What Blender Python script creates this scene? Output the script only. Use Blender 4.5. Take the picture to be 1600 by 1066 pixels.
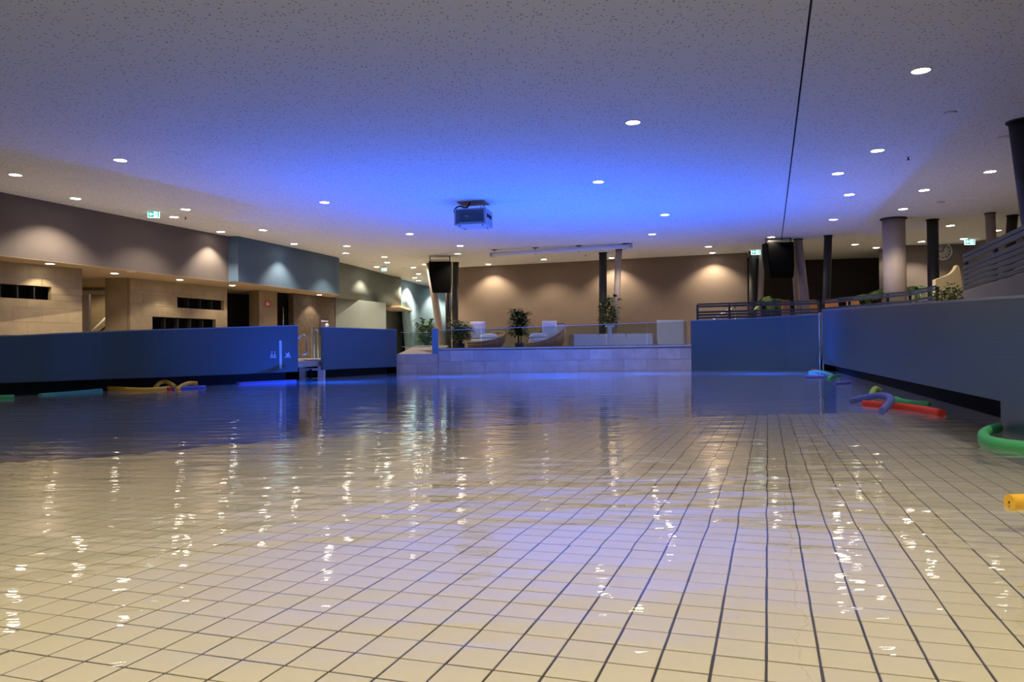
import bpy, bmesh, math, random
from mathutils import Vector, Matrix
random.seed(7)
for o in list(bpy.data.objects):
    bpy.data.objects.remove(o)
SC = bpy.context.scene
COL = SC.collection
PI = math.pi

# ------------------------------------------------------------------ camera
F, CX, CY = 1200.0, 800.0, 533.0
CAM_H = 0.53                       # eye above the water (water is z = 0)
PITCH = math.atan(17 / F)
ROLL = -0.010
H = 3.73                           # ceiling above the water
cam = bpy.data.cameras.new('camera'); cam.sensor_width = 36.0; cam.lens = 36.0 * F / 1600.0
cam.clip_start = 0.02; cam.clip_end = 200
camo = bpy.data.objects.new('camera', cam); COL.objects.link(camo)
camo.matrix_world = Matrix.Translation((0, 0, CAM_H)) @ Matrix.Rotation(PI / 2 + PITCH, 4, 'X') @ Matrix.Rotation(ROLL, 4, 'Z')
SC.camera = camo
CM = camo.matrix_world.to_3x3()
def ray(px, py):
    return CM @ Vector(((px - CX) / F, -(py - CY) / F, -1.0))
def onz(px, py, z=0.0):            # where the sight line meets a level plane
    d = ray(px, py); t = (z - CAM_H) / d.z
    return Vector((0, 0, CAM_H)) + d * t
def aty(px, py, Y):                # where it meets a plane at distance Y
    d = ray(px, py); return Vector((0, 0, CAM_H)) + d * (Y / d.y)
def onwall(px, py, A, B):          # where it meets a vertical wall A-B: distance along it, height
    d = ray(px, py); ax, ay = A[0], A[1]; bx, by = B[0] - ax, B[1] - ay
    L = math.hypot(bx, by); bx /= L; by /= L
    det = d.x * (-by) - (-bx) * d.y
    t = (ax * (-by) - (-bx) * ay) / det
    p = d * t
    return ((p.x - ax) * bx + (p.y - ay) * by, CAM_H + p.z)

# ------------------------------------------------------------------ world, exposure
W = bpy.data.worlds.new('world'); SC.world = W; W.use_nodes = True
W.node_tree.nodes['Background'].inputs[0].default_value = (0.5, 0.5, 0.55, 1)
W.node_tree.nodes['Background'].inputs[1].default_value = 0.0
vs = SC.view_settings
vs.view_transform = 'Standard'; vs.look = 'None'; vs.gamma = 1.0; vs.use_curve_mapping = False
vs.exposure = 0.0
LAMP_W, SOFFIT_W, BLUE_W = 168.0, 48.0, 96.0
WARM = (1.0, 0.84, 0.62)
BLUE = (0.0, 0.115, 1.0)

# ------------------------------------------------------------------ materials
MATS = {}
def mat(name, color, rough=0.6, metal=0.0, noise=0.0, nscale=6.0, bump=0.0, bscale=40.0, emit=None, estr=0.0, spec=0.5):
    if name in MATS: return MATS[name]
    m = bpy.data.materials.new(name); m.use_nodes = True; nt = m.node_tree; N = nt.nodes; L = nt.links
    b = N['Principled BSDF']; c = (*color, 1)
    b.inputs['Base Color'].default_value = c; b.inputs['Roughness'].default_value = rough
    b.inputs['Metallic'].default_value = metal; b.inputs['Specular IOR Level'].default_value = spec
    tc = N.new('ShaderNodeTexCoord')
    if noise:
        n = N.new('ShaderNodeTexNoise'); n.inputs['Scale'].default_value = nscale; n.inputs['Detail'].default_value = 4
        L.new(tc.outputs['Object'], n.inputs['Vector'])
        r = N.new('ShaderNodeValToRGB')
        r.color_ramp.elements[0].position = 0.3; r.color_ramp.elements[1].position = 0.7
        r.color_ramp.elements[0].color = (*[x * (1 - noise) for x in color], 1)
        r.color_ramp.elements[1].color = (*[min(1, x * (1 + noise)) for x in color], 1)
        L.new(n.outputs['Fac'], r.inputs['Fac']); L.new(r.outputs['Color'], b.inputs['Base Color'])
    if bump:
        n2 = N.new('ShaderNodeTexNoise'); n2.inputs['Scale'].default_value = bscale; n2.inputs['Detail'].default_value = 3
        L.new(tc.outputs['Object'], n2.inputs['Vector'])
        bp = N.new('ShaderNodeBump'); bp.inputs['Strength'].default_value = bump; bp.inputs['Distance'].default_value = 0.01
        L.new(n2.outputs['Fac'], bp.inputs['Height']); L.new(bp.outputs['Normal'], b.inputs['Normal'])
    if emit:
        b.inputs['Emission Color'].default_value = (*emit, 1); b.inputs['Emission Strength'].default_value = estr
    MATS[name] = m
    return m

def mat_ceiling():
    m = mat('perforated_ceiling', (0.74, 0.73, 0.71), 0.9); nt = m.node_tree; N = nt.nodes; L = nt.links
    b = N['Principled BSDF']; tc = N['Texture Coordinate']
    v = N.new('ShaderNodeTexVoronoi'); v.inputs['Scale'].default_value = 21.0; v.inputs['Randomness'].default_value = 1.0
    L.new(tc.outputs['Object'], v.inputs['Vector'])
    lt = N.new('ShaderNodeMath'); lt.operation = 'LESS_THAN'; lt.inputs[1].default_value = 0.25
    L.new(v.outputs['Distance'], lt.inputs[0])
    sp = N.new('ShaderNodeSeparateColor'); L.new(v.outputs['Color'], sp.inputs[0])
    g = N.new('ShaderNodeMath'); g.operation = 'GREATER_THAN'; g.inputs[1].default_value = 0.35
    L.new(sp.outputs[0], g.inputs[0])
    mu = N.new('ShaderNodeMath'); mu.operation = 'MULTIPLY'
    L.new(lt.outputs[0], mu.inputs[0]); L.new(g.outputs[0], mu.inputs[1])
    mx = N.new('ShaderNodeMix'); mx.data_type = 'RGBA'
    mx.inputs[6].default_value = (0.76, 0.795, 0.79, 1); mx.inputs[7].default_value = (0.36, 0.375, 0.375, 1)
    L.new(mu.outputs[0], mx.inputs[0]); L.new(mx.outputs[2], b.inputs['Base Color'])
    return m

def mat_mosaic(name, color):       # small mosaic: courses too fine to pick apart
    m = mat(name, color, 0.35); nt = m.node_tree; N = nt.nodes; L = nt.links
    b = N['Principled BSDF']; tc = N['Texture Coordinate']
    sx = N.new('ShaderNodeSeparateXYZ'); L.new(tc.outputs['Object'], sx.inputs[0])
    mm = N.new('ShaderNodeMath'); mm.operation = 'MULTIPLY'; mm.inputs[1].default_value = 40.0; L.new(sx.outputs[2], mm.inputs[0])
    fr = N.new('ShaderNodeMath'); fr.operation = 'FRACT'; L.new(mm.outputs[0], fr.inputs[0])
    lt = N.new('ShaderNodeMath'); lt.operation = 'LESS_THAN'; lt.inputs[1].default_value = 0.14; L.new(fr.outputs[0], lt.inputs[0])
    n = N.new('ShaderNodeTexNoise'); n.inputs['Scale'].default_value = 30; L.new(tc.outputs['Object'], n.inputs['Vector'])
    r = N.new('ShaderNodeValToRGB')
    r.color_ramp.elements[0].color = (*[x * 0.9 for x in color], 1); r.color_ramp.elements[1].color = (*[x * 1.1 for x in color], 1)
    L.new(n.outputs['Fac'], r.inputs['Fac'])
    mx = N.new('ShaderNodeMix'); mx.data_type = 'RGBA'; mx.inputs[7].default_value = (*[x * 0.72 for x in color], 1)
    L.new(lt.outputs[0], mx.inputs[0]); L.new(r.outputs['Color'], mx.inputs[6]); L.new(mx.outputs[2], b.inputs['Base Color'])
    return m

def mat_deep_floor():
    m = mat('deep_pool_tile', (0.5, 0.5, 0.46), 0.4); nt = m.node_tree; N = nt.nodes; L = nt.links
    b = N['Principled BSDF']; tc = N['Texture Coordinate']
    mp = N.new('ShaderNodeMapping'); mp.inputs['Rotation'].default_value = (0, 0, math.radians(18.4))
    L.new(tc.outputs['Object'], mp.inputs[0])
    br = N.new('ShaderNodeTexBrick'); br.offset = 0; br.inputs['Scale'].default_value = 1.0
    br.inputs['Brick Width'].default_value = 0.1; br.inputs['Row Height'].default_value = 0.1; br.inputs['Mortar Size'].default_value = 0.003
    br.inputs['Color1'].default_value = (0.55, 0.52, 0.46, 1); br.inputs['Color2'].default_value = (0.5, 0.48, 0.43, 1); br.inputs['Mortar'].default_value = (0.1, 0.1, 0.1, 1)
    L.new(mp.outputs[0], br.inputs['Vector']); L.new(br.outputs['Color'], b.inputs['Base Color'])
    return m

def thin_surface(name, tint, f0, rough, bumps=(), cloud=0.0):
    """clear sheet: transmits straight through, mirrors more at glancing angles"""
    m = bpy.data.materials.new(name); m.use_nodes = True; nt = m.node_tree; N = nt.nodes; L = nt.links
    N.remove(N['Principled BSDF']); out = N['Material Output']
    tr = N.new('ShaderNodeBsdfTransparent'); tr.inputs[0].default_value = (*tint, 1)
    gl = N.new('ShaderNodeBsdfAnisotropic'); gl.inputs['Roughness'].default_value = rough; gl.inputs[0].default_value = (1, 1, 1, 1)
    geo = N.new('ShaderNodeNewGeometry')
    nrm = geo.outputs['Normal']
    if bumps:
        tc = N.new('ShaderNodeTexCoord'); prev = None
        for (scale, rot, dist, strength, detail) in bumps:
            mp = N.new('ShaderNodeMapping'); mp.inputs['Rotation'].default_value = (0, 0, rot); mp.inputs['Scale'].default_value = scale
            L.new(tc.outputs['Object'], mp.inputs[0])
            n = N.new('ShaderNodeTexNoise'); n.inputs['Scale'].default_value = 1.0; n.inputs['Detail'].default_value = detail
            n.inputs['Roughness'].default_value = 0.45
            L.new(mp.outputs[0], n.inputs['Vector'])
            bp = N.new('ShaderNodeBump'); bp.inputs['Distance'].default_value = dist; bp.inputs['Strength'].default_value = strength
            L.new(n.outputs['Fac'], bp.inputs['Height'])
            if prev: L.new(prev, bp.inputs['Normal'])
            prev = bp.outputs['Normal']
        nrm = prev; L.new(nrm, gl.inputs['Normal'])
    dt = N.new('ShaderNodeVectorMath'); dt.operation = 'DOT_PRODUCT'
    L.new(nrm, dt.inputs[0]); L.new(geo.outputs['Incoming'], dt.inputs[1])
    ab = N.new('ShaderNodeMath'); ab.operation = 'ABSOLUTE'; L.new(dt.outputs['Value'], ab.inputs[0])
    om = N.new('ShaderNodeMath'); om.operation = 'SUBTRACT'; om.inputs[0].default_value = 1.0; om.use_clamp = True; L.new(ab.outputs[0], om.inputs[1])
    pw = N.new('ShaderNodeMath'); pw.operation = 'POWER'; pw.inputs[1].default_value = 5.0; L.new(om.outputs[0], pw.inputs[0])
    ma = N.new('ShaderNodeMath'); ma.operation = 'MULTIPLY_ADD'; ma.inputs[1].default_value = 1 - f0; ma.inputs[2].default_value = f0; L.new(pw.outputs[0], ma.inputs[0])
    mx = N.new('ShaderNodeMixShader'); L.new(ma.outputs[0], mx.inputs[0]); L.new(tr.outputs[0], mx.inputs[1]); L.new(gl.outputs[0], mx.inputs[2])
    res = mx.outputs[0]
    if cloud:                      # slight turbidity
        tl = N.new('ShaderNodeBsdfTranslucent'); tl.inputs[0].default_value = (0.9, 0.95, 1, 1)
        m2 = N.new('ShaderNodeMixShader'); m2.inputs[0].default_value = cloud
        L.new(res, m2.inputs[1]); L.new(tl.outputs[0], m2.inputs[2]); res = m2.outputs[0]
    L.new(res, out.inputs[0])
    MATS[name] = m
    return m

M_CEIL = mat_ceiling()
M_GAP = mat('shadow_gap', (0.02, 0.02, 0.022), 0.9)
M_TAUPE = mat('taupe_plaster', (0.135, 0.112, 0.105), 0.8, noise=0.06, nscale=1.5, bump=0.1, bscale=60)
M_BROWN = mat('brown_plaster', (0.22, 0.165, 0.125), 0.8, noise=0.06, nscale=1.2, bump=0.1, bscale=60)
M_BLUEP = mat('blue_plaster', (0.075, 0.128, 0.205), 0.75, noise=0.05, nscale=1.5)
M_BLUEL = mat('light_blue_plaster', (0.27, 0.42, 0.54), 0.75, noise=0.05, nscale=1.5)
M_GREYP = mat('grey_green_plaster', (0.17, 0.195, 0.185), 0.75, noise=0.05, nscale=1.5)
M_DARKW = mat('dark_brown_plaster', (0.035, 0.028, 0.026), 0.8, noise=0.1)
M_SOFFIT = mat('soffit_board', (0.42, 0.32, 0.20), 0.8)
M_LIME = mat('limestone', (0.30, 0.235, 0.14), 0.7, noise=0.16, nscale=3.0, bump=0.15, bscale=30)
M_LIME2 = mat('limestone_warm', (0.285, 0.222, 0.132), 0.7, noise=0.16, nscale=2.5, bump=0.15, bscale=30)
M_STONE = mat('grey_stone', (0.50, 0.475, 0.455), 0.6, noise=0.13, nscale=3.0)
M_STONE2 = mat('grey_stone_pale', (0.55, 0.525, 0.505), 0.6, noise=0.13, nscale=4.0)
M_STONE3 = mat('grey_stone_dark', (0.46, 0.435, 0.425), 0.6, noise=0.13, nscale=2.0)
M_CAP = mat('pale_coping', (0.55, 0.53, 0.50), 0.5, noise=0.05)
M_DECK = mat('beige_deck_tile', (0.36, 0.30, 0.23), 0.55, noise=0.06, nscale=4)
M_PANEL = mat_mosaic('blue_grey_mosaic', (0.056, 0.112, 0.145))
M_BASIN = mat('basin_wall_tile', (0.55, 0.52, 0.46), 0.4, noise=0.04)
M_RECESS = mat('dark_gutter', (0.014, 0.018, 0.022), 0.9, spec=0.1)
M_TILE = mat('beige_pool_tile', (0.75, 0.65, 0.45), 0.3, noise=0.03, nscale=9)
M_GROUT = mat('dark_grout', (0.022, 0.02, 0.024), 0.9)
M_DEEP = mat_deep_floor()
M_WATER = thin_surface('pool_water', (0.93, 0.97, 0.98), 0.02, 0.015, (
    ((2.6, 6.0, 1.0), 0.25, 0.0058, 1.0, 1.5), ((8.0, 19.0, 1.0), -0.3, 0.0011, 1.0, 2.0)), cloud=0.05)
M_GLASS = thin_surface('balustrade_glass', (0.80, 0.88, 0.88), 0.06, 0.01)
M_CLEAR = thin_surface('door_glass', (0.96, 0.94, 0.90), 0.04, 0.01)
M_GLASSE = mat('glass_edge', (0.55, 0.66, 0.68), 0.2)
M_CHROME = mat('brushed_steel', (0.75, 0.75, 0.76), 0.22, 1.0)
M_WHITE = mat('white_paint', (0.78, 0.77, 0.75), 0.5)
M_FRAME = mat('aluminium_frame', (0.42, 0.38, 0.34), 0.45, 0.2)
M_BLACK = mat('black_grille', (0.004, 0.004, 0.004), 0.95, bump=0.3, bscale=300, spec=0.05)
M_BLACKP = mat('black_panel', (0.005, 0.005, 0.005), 0.8, spec=0.1)
M_COLD = mat('charcoal_column', (0.030, 0.029, 0.031), 0.6)
M_COLT = mat('taupe_column', (0.34, 0.28, 0.25), 0.6, noise=0.04)
M_RAILG = mat('slate_slat', (0.042, 0.052, 0.060), 0.5)
M_LAMP = mat('lamp_diffuser', (0.9, 0.9, 0.9), 0.5, emit=(1.0, 0.90, 0.76), estr=30.0)
M_LAMPDIM = mat('switched_off_diffuser', (0.75, 0.66, 0.5), 0.5)
M_RIM = mat('lamp_rim', (0.7, 0.69, 0.67), 0.5)
M_SIGNW = mat('sign_white_lit', (0.9, 0.95, 0.95), 0.5, emit=(0.75, 0.98, 1.0), estr=2.2)
M_SIGNG = mat('sign_green_lit', (0.0, 0.4, 0.25), 0.5, emit=(0.0, 0.52, 0.42), estr=0.9)
M_SIGNH = mat('sign_housing', (0.35, 0.36, 0.37), 0.5)
M_SIGNR = mat('sign_red', (0.50, 0.03, 0.02), 0.5)
M_PAINT = mat('pale_blue_print', (0.55, 0.62, 0.70), 0.5)
M_LEAF = [mat('leaf_green', (0.06, 0.16, 0.025), 0.45, noise=0.35, nscale=5), mat('leaf_dark', (0.028, 0.075, 0.018), 0.45, noise=0.35, nscale=5),
          mat('leaf_olive', (0.16, 0.20, 0.06), 0.5, noise=0.35, nscale=5), mat('leaf_fern', (0.12, 0.21, 0.03), 0.5, noise=0.3, nscale=6)]
M_STEM = mat('plant_stem', (0.10, 0.07, 0.04), 0.8)
M_POT = mat('dark_pot', (0.05, 0.045, 0.04), 0.6)
M_RATTAN = mat('rattan', (0.46, 0.24, 0.12), 0.6, noise=0.25, nscale=25, bump=0.5, bscale=60)
M_CUSH = mat('white_cushion', (0.82, 0.79, 0.74), 0.9, noise=0.03)
M_WOOD = mat('honey_wood', (0.48, 0.29, 0.14), 0.5, noise=0.15, nscale=8)
M_ORANGE = mat('orange_canvas', (0.62, 0.27, 0.09), 0.8)
M_CREAM = mat('cream_render', (0.90, 0.74, 0.40), 0.8)
M_PROJ = mat('projector_housing', (0.45, 0.46, 0.50), 0.45)
M_NOOD = {'green': mat('green_foam', (0.06, 0.42, 0.17), 0.75, bump=0.2, bscale=150), 'lime': mat('lime_foam', (0.36, 0.60, 0.14), 0.75, bump=0.2, bscale=150),
          'yellow': mat('yellow_foam', (0.93, 0.54, 0.04), 0.75, bump=0.2, bscale=150), 'red': mat('red_foam', (0.72, 0.045, 0.025), 0.75, bump=0.2, bscale=150),
          'blue': mat('blue_foam', (0.10, 0.14, 0.62), 0.75, bump=0.2, bscale=150), 'teal': mat('teal_foam', (0.08, 0.40, 0.30), 0.75, bump=0.2, bscale=150)}
M_BLUELENS = mat('blue_lamp_lens', (0.1, 0.2, 0.9), 0.3, emit=BLUE, estr=14.0)

# ------------------------------------------------------------------ mesh helpers
class MB:
    def __init__(s): s.v = []; s.f = []; s.sm = []
    def add(s, vs_, fs, smooth=False):
        o = len(s.v); s.v += [tuple(v) for v in vs_]
        for f in fs: s.f.append([i + o for i in f]); s.sm.append(smooth)
        return s
    def box(s, c, d, R=None):
        R = R or Matrix.Identity(3); c = Vector(c); h = [x / 2 for x in d]
        vs_ = [c + R @ Vector((sx * h[0], sy * h[1], sz * h[2])) for sx in (-1, 1) for sy in (-1, 1) for sz in (-1, 1)]
        return s.add(vs_, [(0, 1, 3, 2), (4, 6, 7, 5), (0, 4, 5, 1), (2, 3, 7, 6), (0, 2, 6, 4), (1, 5, 7, 3)])
    def tube(s, pts, r, n=10, caps=True):
        pts = [Vector(p) for p in pts]; rings = []; o = len(s.v)
        t0 = (pts[1] - pts[0]).normalized()
        up = Vector((0, 0, 1)) if abs(t0.z) < 0.9 else Vector((1, 0, 0))
        nrm = t0.cross(up).normalized()
        for i, p in enumerate(pts):
            a = pts[max(0, i - 1)]; b = pts[min(len(pts) - 1, i + 1)]; t = (b - a).normalized()
            nrm = (nrm - t * nrm.dot(t)).normalized(); bn = t.cross(nrm)
            rr = r[i] if isinstance(r, (list, tuple)) else r
            for k in range(n):
                a_ = 2 * PI * k / n; s.v.append(tuple(p + (nrm * math.cos(a_) + bn * math.sin(a_)) * rr))
        m = len(pts)
        for i in range(m - 1):
            for k in range(n):
                s.f.append([o + i * n + k, o + i * n + (k + 1) % n, o + (i + 1) * n + (k + 1) % n, o + (i + 1) * n + k]); s.sm.append(True)
        if caps:
            s.f.append([o + k for k in range(n)][::-1]); s.sm.append(False)
            s.f.append([o + (m - 1) * n + k for k in range(n)]); s.sm.append(False)
        return s
    def prism(s, poly, z0, z1, M=None):
        n = len(poly); vs_ = [Vector((p[0], p[1], z0)) for p in poly] + [Vector((p[0], p[1], z1)) for p in poly]
        if M is not None: vs_ = [M @ v for v in vs_]
        fs = [list(range(n))[::-1], list(range(n, 2 * n))] + [[i, (i + 1) % n, n + (i + 1) % n, n + i] for i in range(n)]
        return s.add(vs_, fs)
    def lathe(s, prof, n=24, c=(0, 0, 0), caps=True):
        o = len(s.v); c = Vector(c)
        for (r, z) in prof:
            for k in range(n): a = 2 * PI * k / n; s.v.append((c.x + r * math.cos(a), c.y + r * math.sin(a), c.z + z))
        for i in range(len(prof) - 1):
            for k in range(n):
                s.f.append([o + i * n + k, o + i * n + (k + 1) % n, o + (i + 1) * n + (k + 1) % n, o + (i + 1) * n + k]); s.sm.append(True)
        if not caps: return s
        if prof[0][0] > 1e-4: s.f.append([o + k for k in range(n)][::-1]); s.sm.append(False)
        if prof[-1][0] > 1e-4: s.f.append([o + (len(prof) - 1) * n + k for k in range(n)]); s.sm.append(False)
        return s
    def ribbon(s, pts, z0, z1, th, off=0.0, smooth=False):
        """a wall along plan points; th is its thickness to the left of the direction of travel; z0, z1 numbers or one per point"""
        P = [Vector((p[0], p[1])) for p in pts]; n = len(P); nr = []
        for i in range(n):
            a = P[max(0, i - 1)]; b = P[min(n - 1, i + 1)]; t = (b - a).normalized(); nr.append(Vector((-t.y, t.x)))
        zz0 = z0 if isinstance(z0, (list, tuple)) else [z0] * n; zz1 = z1 if isinstance(z1, (list, tuple)) else [z1] * n
        vs_ = []
        for i in range(n):
            a = P[i] + nr[i] * off; b = P[i] + nr[i] * (off + th)
            vs_ += [(a.x, a.y, zz0[i]), (a.x, a.y, zz1[i]), (b.x, b.y, zz1[i]), (b.x, b.y, zz0[i])]
        fs = []
        for i in range(n - 1):
            o = 4 * i; q = o + 4
            for k in range(4): fs.append((o + k, o + (k + 1) % 4, q + (k + 1) % 4, q + k))
        s.add(vs_, fs, smooth)
        o = 4 * (n - 1)
        return s.add([], [(-0, ), ][:0]) if False else s.add(vs_[:4] + vs_[o:o + 4], [(0, 3, 2, 1), (4, 5, 6, 7)])
    def build(s, name, m, parent=None):
        me = bpy.data.meshes.new(name); me.from_pydata(s.v, [], s.f)
        bm = bmesh.new(); bm.from_mesh(me); bmesh.ops.recalc_face_normals(bm, faces=bm.faces); bm.to_mesh(me); bm.free()
        if any(s.sm):
            me.polygons.foreach_set('use_smooth', s.sm)
        ms = m if isinstance(m, (list, tuple)) else [m]
        for x in ms: me.materials.append(x)
        o = bpy.data.objects.new(name, me); COL.objects.link(o)
        if parent is not None: o.parent = parent
        return o
def tag(o, label, cat=None, group=None, kind=None):
    o['label'] = label
    if cat: o['category'] = cat
    if group: o['group'] = group
    if kind: o['kind'] = kind
    return o
def struct(o, label, cat):
    o['kind'] = 'structure'; o['label'] = label; o['category'] = cat
    return o
def thing(name, label, cat, loc=(0, 0, 0), rz=0, group=None):
    o = bpy.data.objects.new(name, None); o.empty_display_size = 0.1; COL.objects.link(o)
    o.location = loc; o.rotation_euler = (0, 0, rz)
    return tag(o, label, cat, group)
def spline(pts, n=8):
    P = [Vector(p) for p in pts]; Q = [P[0] * 2 - P[1]] + P + [P[-1] * 2 - P[-2]]; out = []
    for i in range(1, len(Q) - 2):
        for k in range(n):
            t = k / n; a, b, c, d = Q[i - 1], Q[i], Q[i + 1], Q[i + 2]
            out.append(0.5 * ((2 * b) + (c - a) * t + (2 * a - 5 * b + 4 * c - d) * t * t + (3 * b - a - 3 * c + d) * t ** 3))
    out.append(P[-1]); return out
def xy(v): return (v[0], v[1])

# ------------------------------------------------------------------ plan of the place (metres)
U = Vector((0.316, 0.949)).normalized(); V = Vector((U.y, -U.x))       # the tile and ceiling joints run along U
def uv(u, v): return Vector((U.x * u + V.x * v, U.y * u + V.y * v))

# pool edge on the left (runs towards the back), with the top of its parapet
def edge(pts): return [onz(x, y, 0) for x, y, _ in pts], [aty(x, t, onz(x, y, 0).y).z for x, y, t in pts]
LP, LT = edge([(0, 620, 526), (80, 616, 523), (160, 611.5, 519.5), (240, 608, 516.5), (320, 603.5, 514), (400, 599, 511.5), (466, 595, 509.5)])
LP = [Vector((-9.0, 5.0, 0)), Vector((-8.0, 8.0, 0))] + LP; LT = [0.72, 0.76] + LT
def refine(P_, T_, n=5):           # smooth curve through the surveyed points
    S = spline([(p.x, p.y, t) for p, t in zip(P_, T_)], n); return [Vector((q.x, q.y, 0)) for q in S], [q.z for q in S]
LP, LT = refine(LP, LT)
L2P, L2T = edge([(505, 591, 512), (560, 587.5, 514), (620, 584, 516)])
STA, STB, STC = onz(620, 583.5), onz(685, 583), onz(1080, 578)
RP, RT = edge([(1080, 578, 502), (1130, 578, 500), (1180, 578, 498), (1230, 578.2, 495), (1280, 579, 491.5)])
L2P, L2T = refine(L2P, L2T); RP, RT = refine(RP, RT)
r0 = onz(1285, 580)
rE = Vector((3.16, 4.98, 0)); R2 = [Vector((r0.x, r0.y, 0)).lerp(rE, i / 6) for i in range(7)]
R2T = [1.44 + (0.84 - 1.44) * i / 6 for i in range(7)]
RD = (Vector((r0.x, r0.y, 0)) - rE).normalized()
nearR = [rE, rE - RD * 3, rE - RD * 8.2]

# ---- pool floor: dark joint bed with beige tiles laid on it, a deeper basin behind
def floor_z(x, y): return -(0.068 + 0.0097 * y)
BEACH = spline([(-14, 0.5, 0), (-8, 2.6, 0), (-3.1, 4.7, 0), (-1.9, 5.75, 0), (0, 7.1, 0), (1.96, 7.85, 0), (4.1, 8.2, 0), (7.5, 8.4, 0)], 5)
def beach_y(x):
    for a, b in zip(BEACH, BEACH[1:]):
        if a.x <= x <= b.x: return a.y + (b.y - a.y) * (x - a.x) / (b.x - a.x + 1e-9)
    return 0.5 if x < -14 else 8.4
mb = MB(); n = len(BEACH)
top = [(p.x, p.y, floor_z(p.x, p.y) - 0.0025) for p in BEACH] + [(7.5, -3.5, floor_z(0, -3.5) - 0.0025), (-14, -3.5, floor_z(0, -3.5) - 0.0025)]
k = len(top)
mb.add(top + [(x, y, -1.25) for x, y, z in top], [list(range(k)), list(range(k, 2 * k))[::-1]] + [[i, (i + 1) % k, k + (i + 1) % k, k + i] for i in range(k)])
floor = struct(mb.build('floor', M_GROUT), 'shallow pool floor of square beige tiles with dark joints', 'floor')
mb = MB(); mb.box((0, 9, -1.25), (34, 30, 0.1))
struct(mb.build('floor_deep', M_DEEP), 'deeper tiled basin floor at the far end of the pool', 'floor')
u0 = None
p0 = None
# a joint passes through pixel (1197, 1066)
d = ray(1197, 1066); t_ = None
zt = -0.082; p0 = onz(1197, 1066, zt)
voff = p0.x * V.x + p0.y * V.y
T = 0.1; HT = 0.0472
cells = []
for iu in range(-70, 110):
    for iv in range(-110, 40):
        c = uv((iu + 0.5) * T, voff + (iv + 0.5) * T)
        if c.y < -2.5 or c.y > beach_y(c.x) - 0.06: continue
        s_ = (c - Vector((r0.x, r0.y))).dot(V)
        if s_ > 0.45: continue
        cells.append((c.y, c.x, iu, iv))
cells.sort()
vis = [c for c in cells if c[0] > 1.27 and -30 < CX + F * c[1] / c[0] < 1630]
near = set((c[2], c[3]) for c in vis[:300])
tme = None
ang = math.atan2(U.y, U.x)
SL = math.atan(0.0097)
for y, x, iu, iv in vis[:300]:
    z = floor_z(x, y)
    if tme is None:
        b_ = MB()
        a, h2 = HT, HT - 0.0016
        b_.add([(sx * a, sy * a, -0.0035) for sx, sy in ((-1, -1), (1, -1), (1, 1), (-1, 1))] + [(sx * a, sy * a, -0.0009) for sx, sy in ((-1, -1), (1, -1), (1, 1), (-1, 1))] +
               [(sx * h2, sy * h2, 0) for sx, sy in ((-1, -1), (1, -1), (1, 1), (-1, 1))],
               [(3, 2, 1, 0), (8, 9, 10, 11)] + [(i, (i + 1) % 4, 4 + (i + 1) % 4, 4 + i) for i in range(4)] + [(4 + i, 4 + (i + 1) % 4, 8 + (i + 1) % 4, 8 + i) for i in range(4)])
        o = b_.build('floor_tile', M_TILE, floor); tme = o.data
    else:
        o = bpy.data.objects.new('floor_tile', tme); COL.objects.link(o); o.parent = floor
    o.matrix_local = Matrix.Translation((x + random.uniform(-.0006, .0006), y + random.uniform(-.0006, .0006), z)) @ Matrix.Rotation(-SL, 4, 'X') @ Matrix.Rotation(ang + random.uniform(-.006, .006), 4, 'Z')
def wob(p):       # the water's wavy refraction, put into the shape of the tile outlines
    return Vector((p.x + 0.0022 * math.sin(9.1 * p.y + 3.3 * p.x) + 0.0012 * math.sin(23 * p.y - 7 * p.x), p.y + 0.0018 * math.sin(8.3 * p.x + 2.1 * p.y)))
mb = MB()
for y, x, iu, iv in cells:
    if (iu, iv) in near: continue
    q = [wob(uv((iu + .5) * T + sx * HT, voff + (iv + .5) * T + sy * HT)) for sx, sy in ((-1, -1), (1, -1), (1, 1), (-1, 1))]
    c = uv((iu + .5) * T, voff + (iv + .5) * T)
    zt_ = [floor_z(p.x, p.y) for p in q]
    vs_ = [(p.x, p.y, z - 0.0035) for p, z in zip(q, zt_)] + [(p.x, p.y, z) for p, z in zip(q, zt_)]
    mb.add(vs_, [(4, 7, 6, 5), (0, 4, 5, 1), (1, 5, 6, 2), (2, 6, 7, 3), (3, 7, 4, 0)])
o = mb.build('floor_tiles', M_TILE, floor); o['kind'] = 'stuff'

# ---- water
wp = [(p.x - 0.26, p.y + 0.1) for p in LP] + [(L2P[0].x - 0.26, L2P[0].y), (L2P[-1].x - 0.26, L2P[-1].y), (STA.x, STA.y), (STB.x, STB.y), (STC.x, STC.y)] + [(p.x, p.y + 0.05) for p in RP[1:]] + [(p.x + 0.26, p.y) for p in R2] + [(R2[-1].x, R2[-1].y), (nearR[-1].x, nearR[-1].y), (-10.5, -3.25)]
mb = MB(); mb.add([(x, y, 0) for x, y in wp], [list(range(len(wp)))])
tag(mb.build('pool_water', M_WATER), 'clear rippled pool water over beige tiles, blue towards the far end', 'water', kind='stuff')

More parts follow.
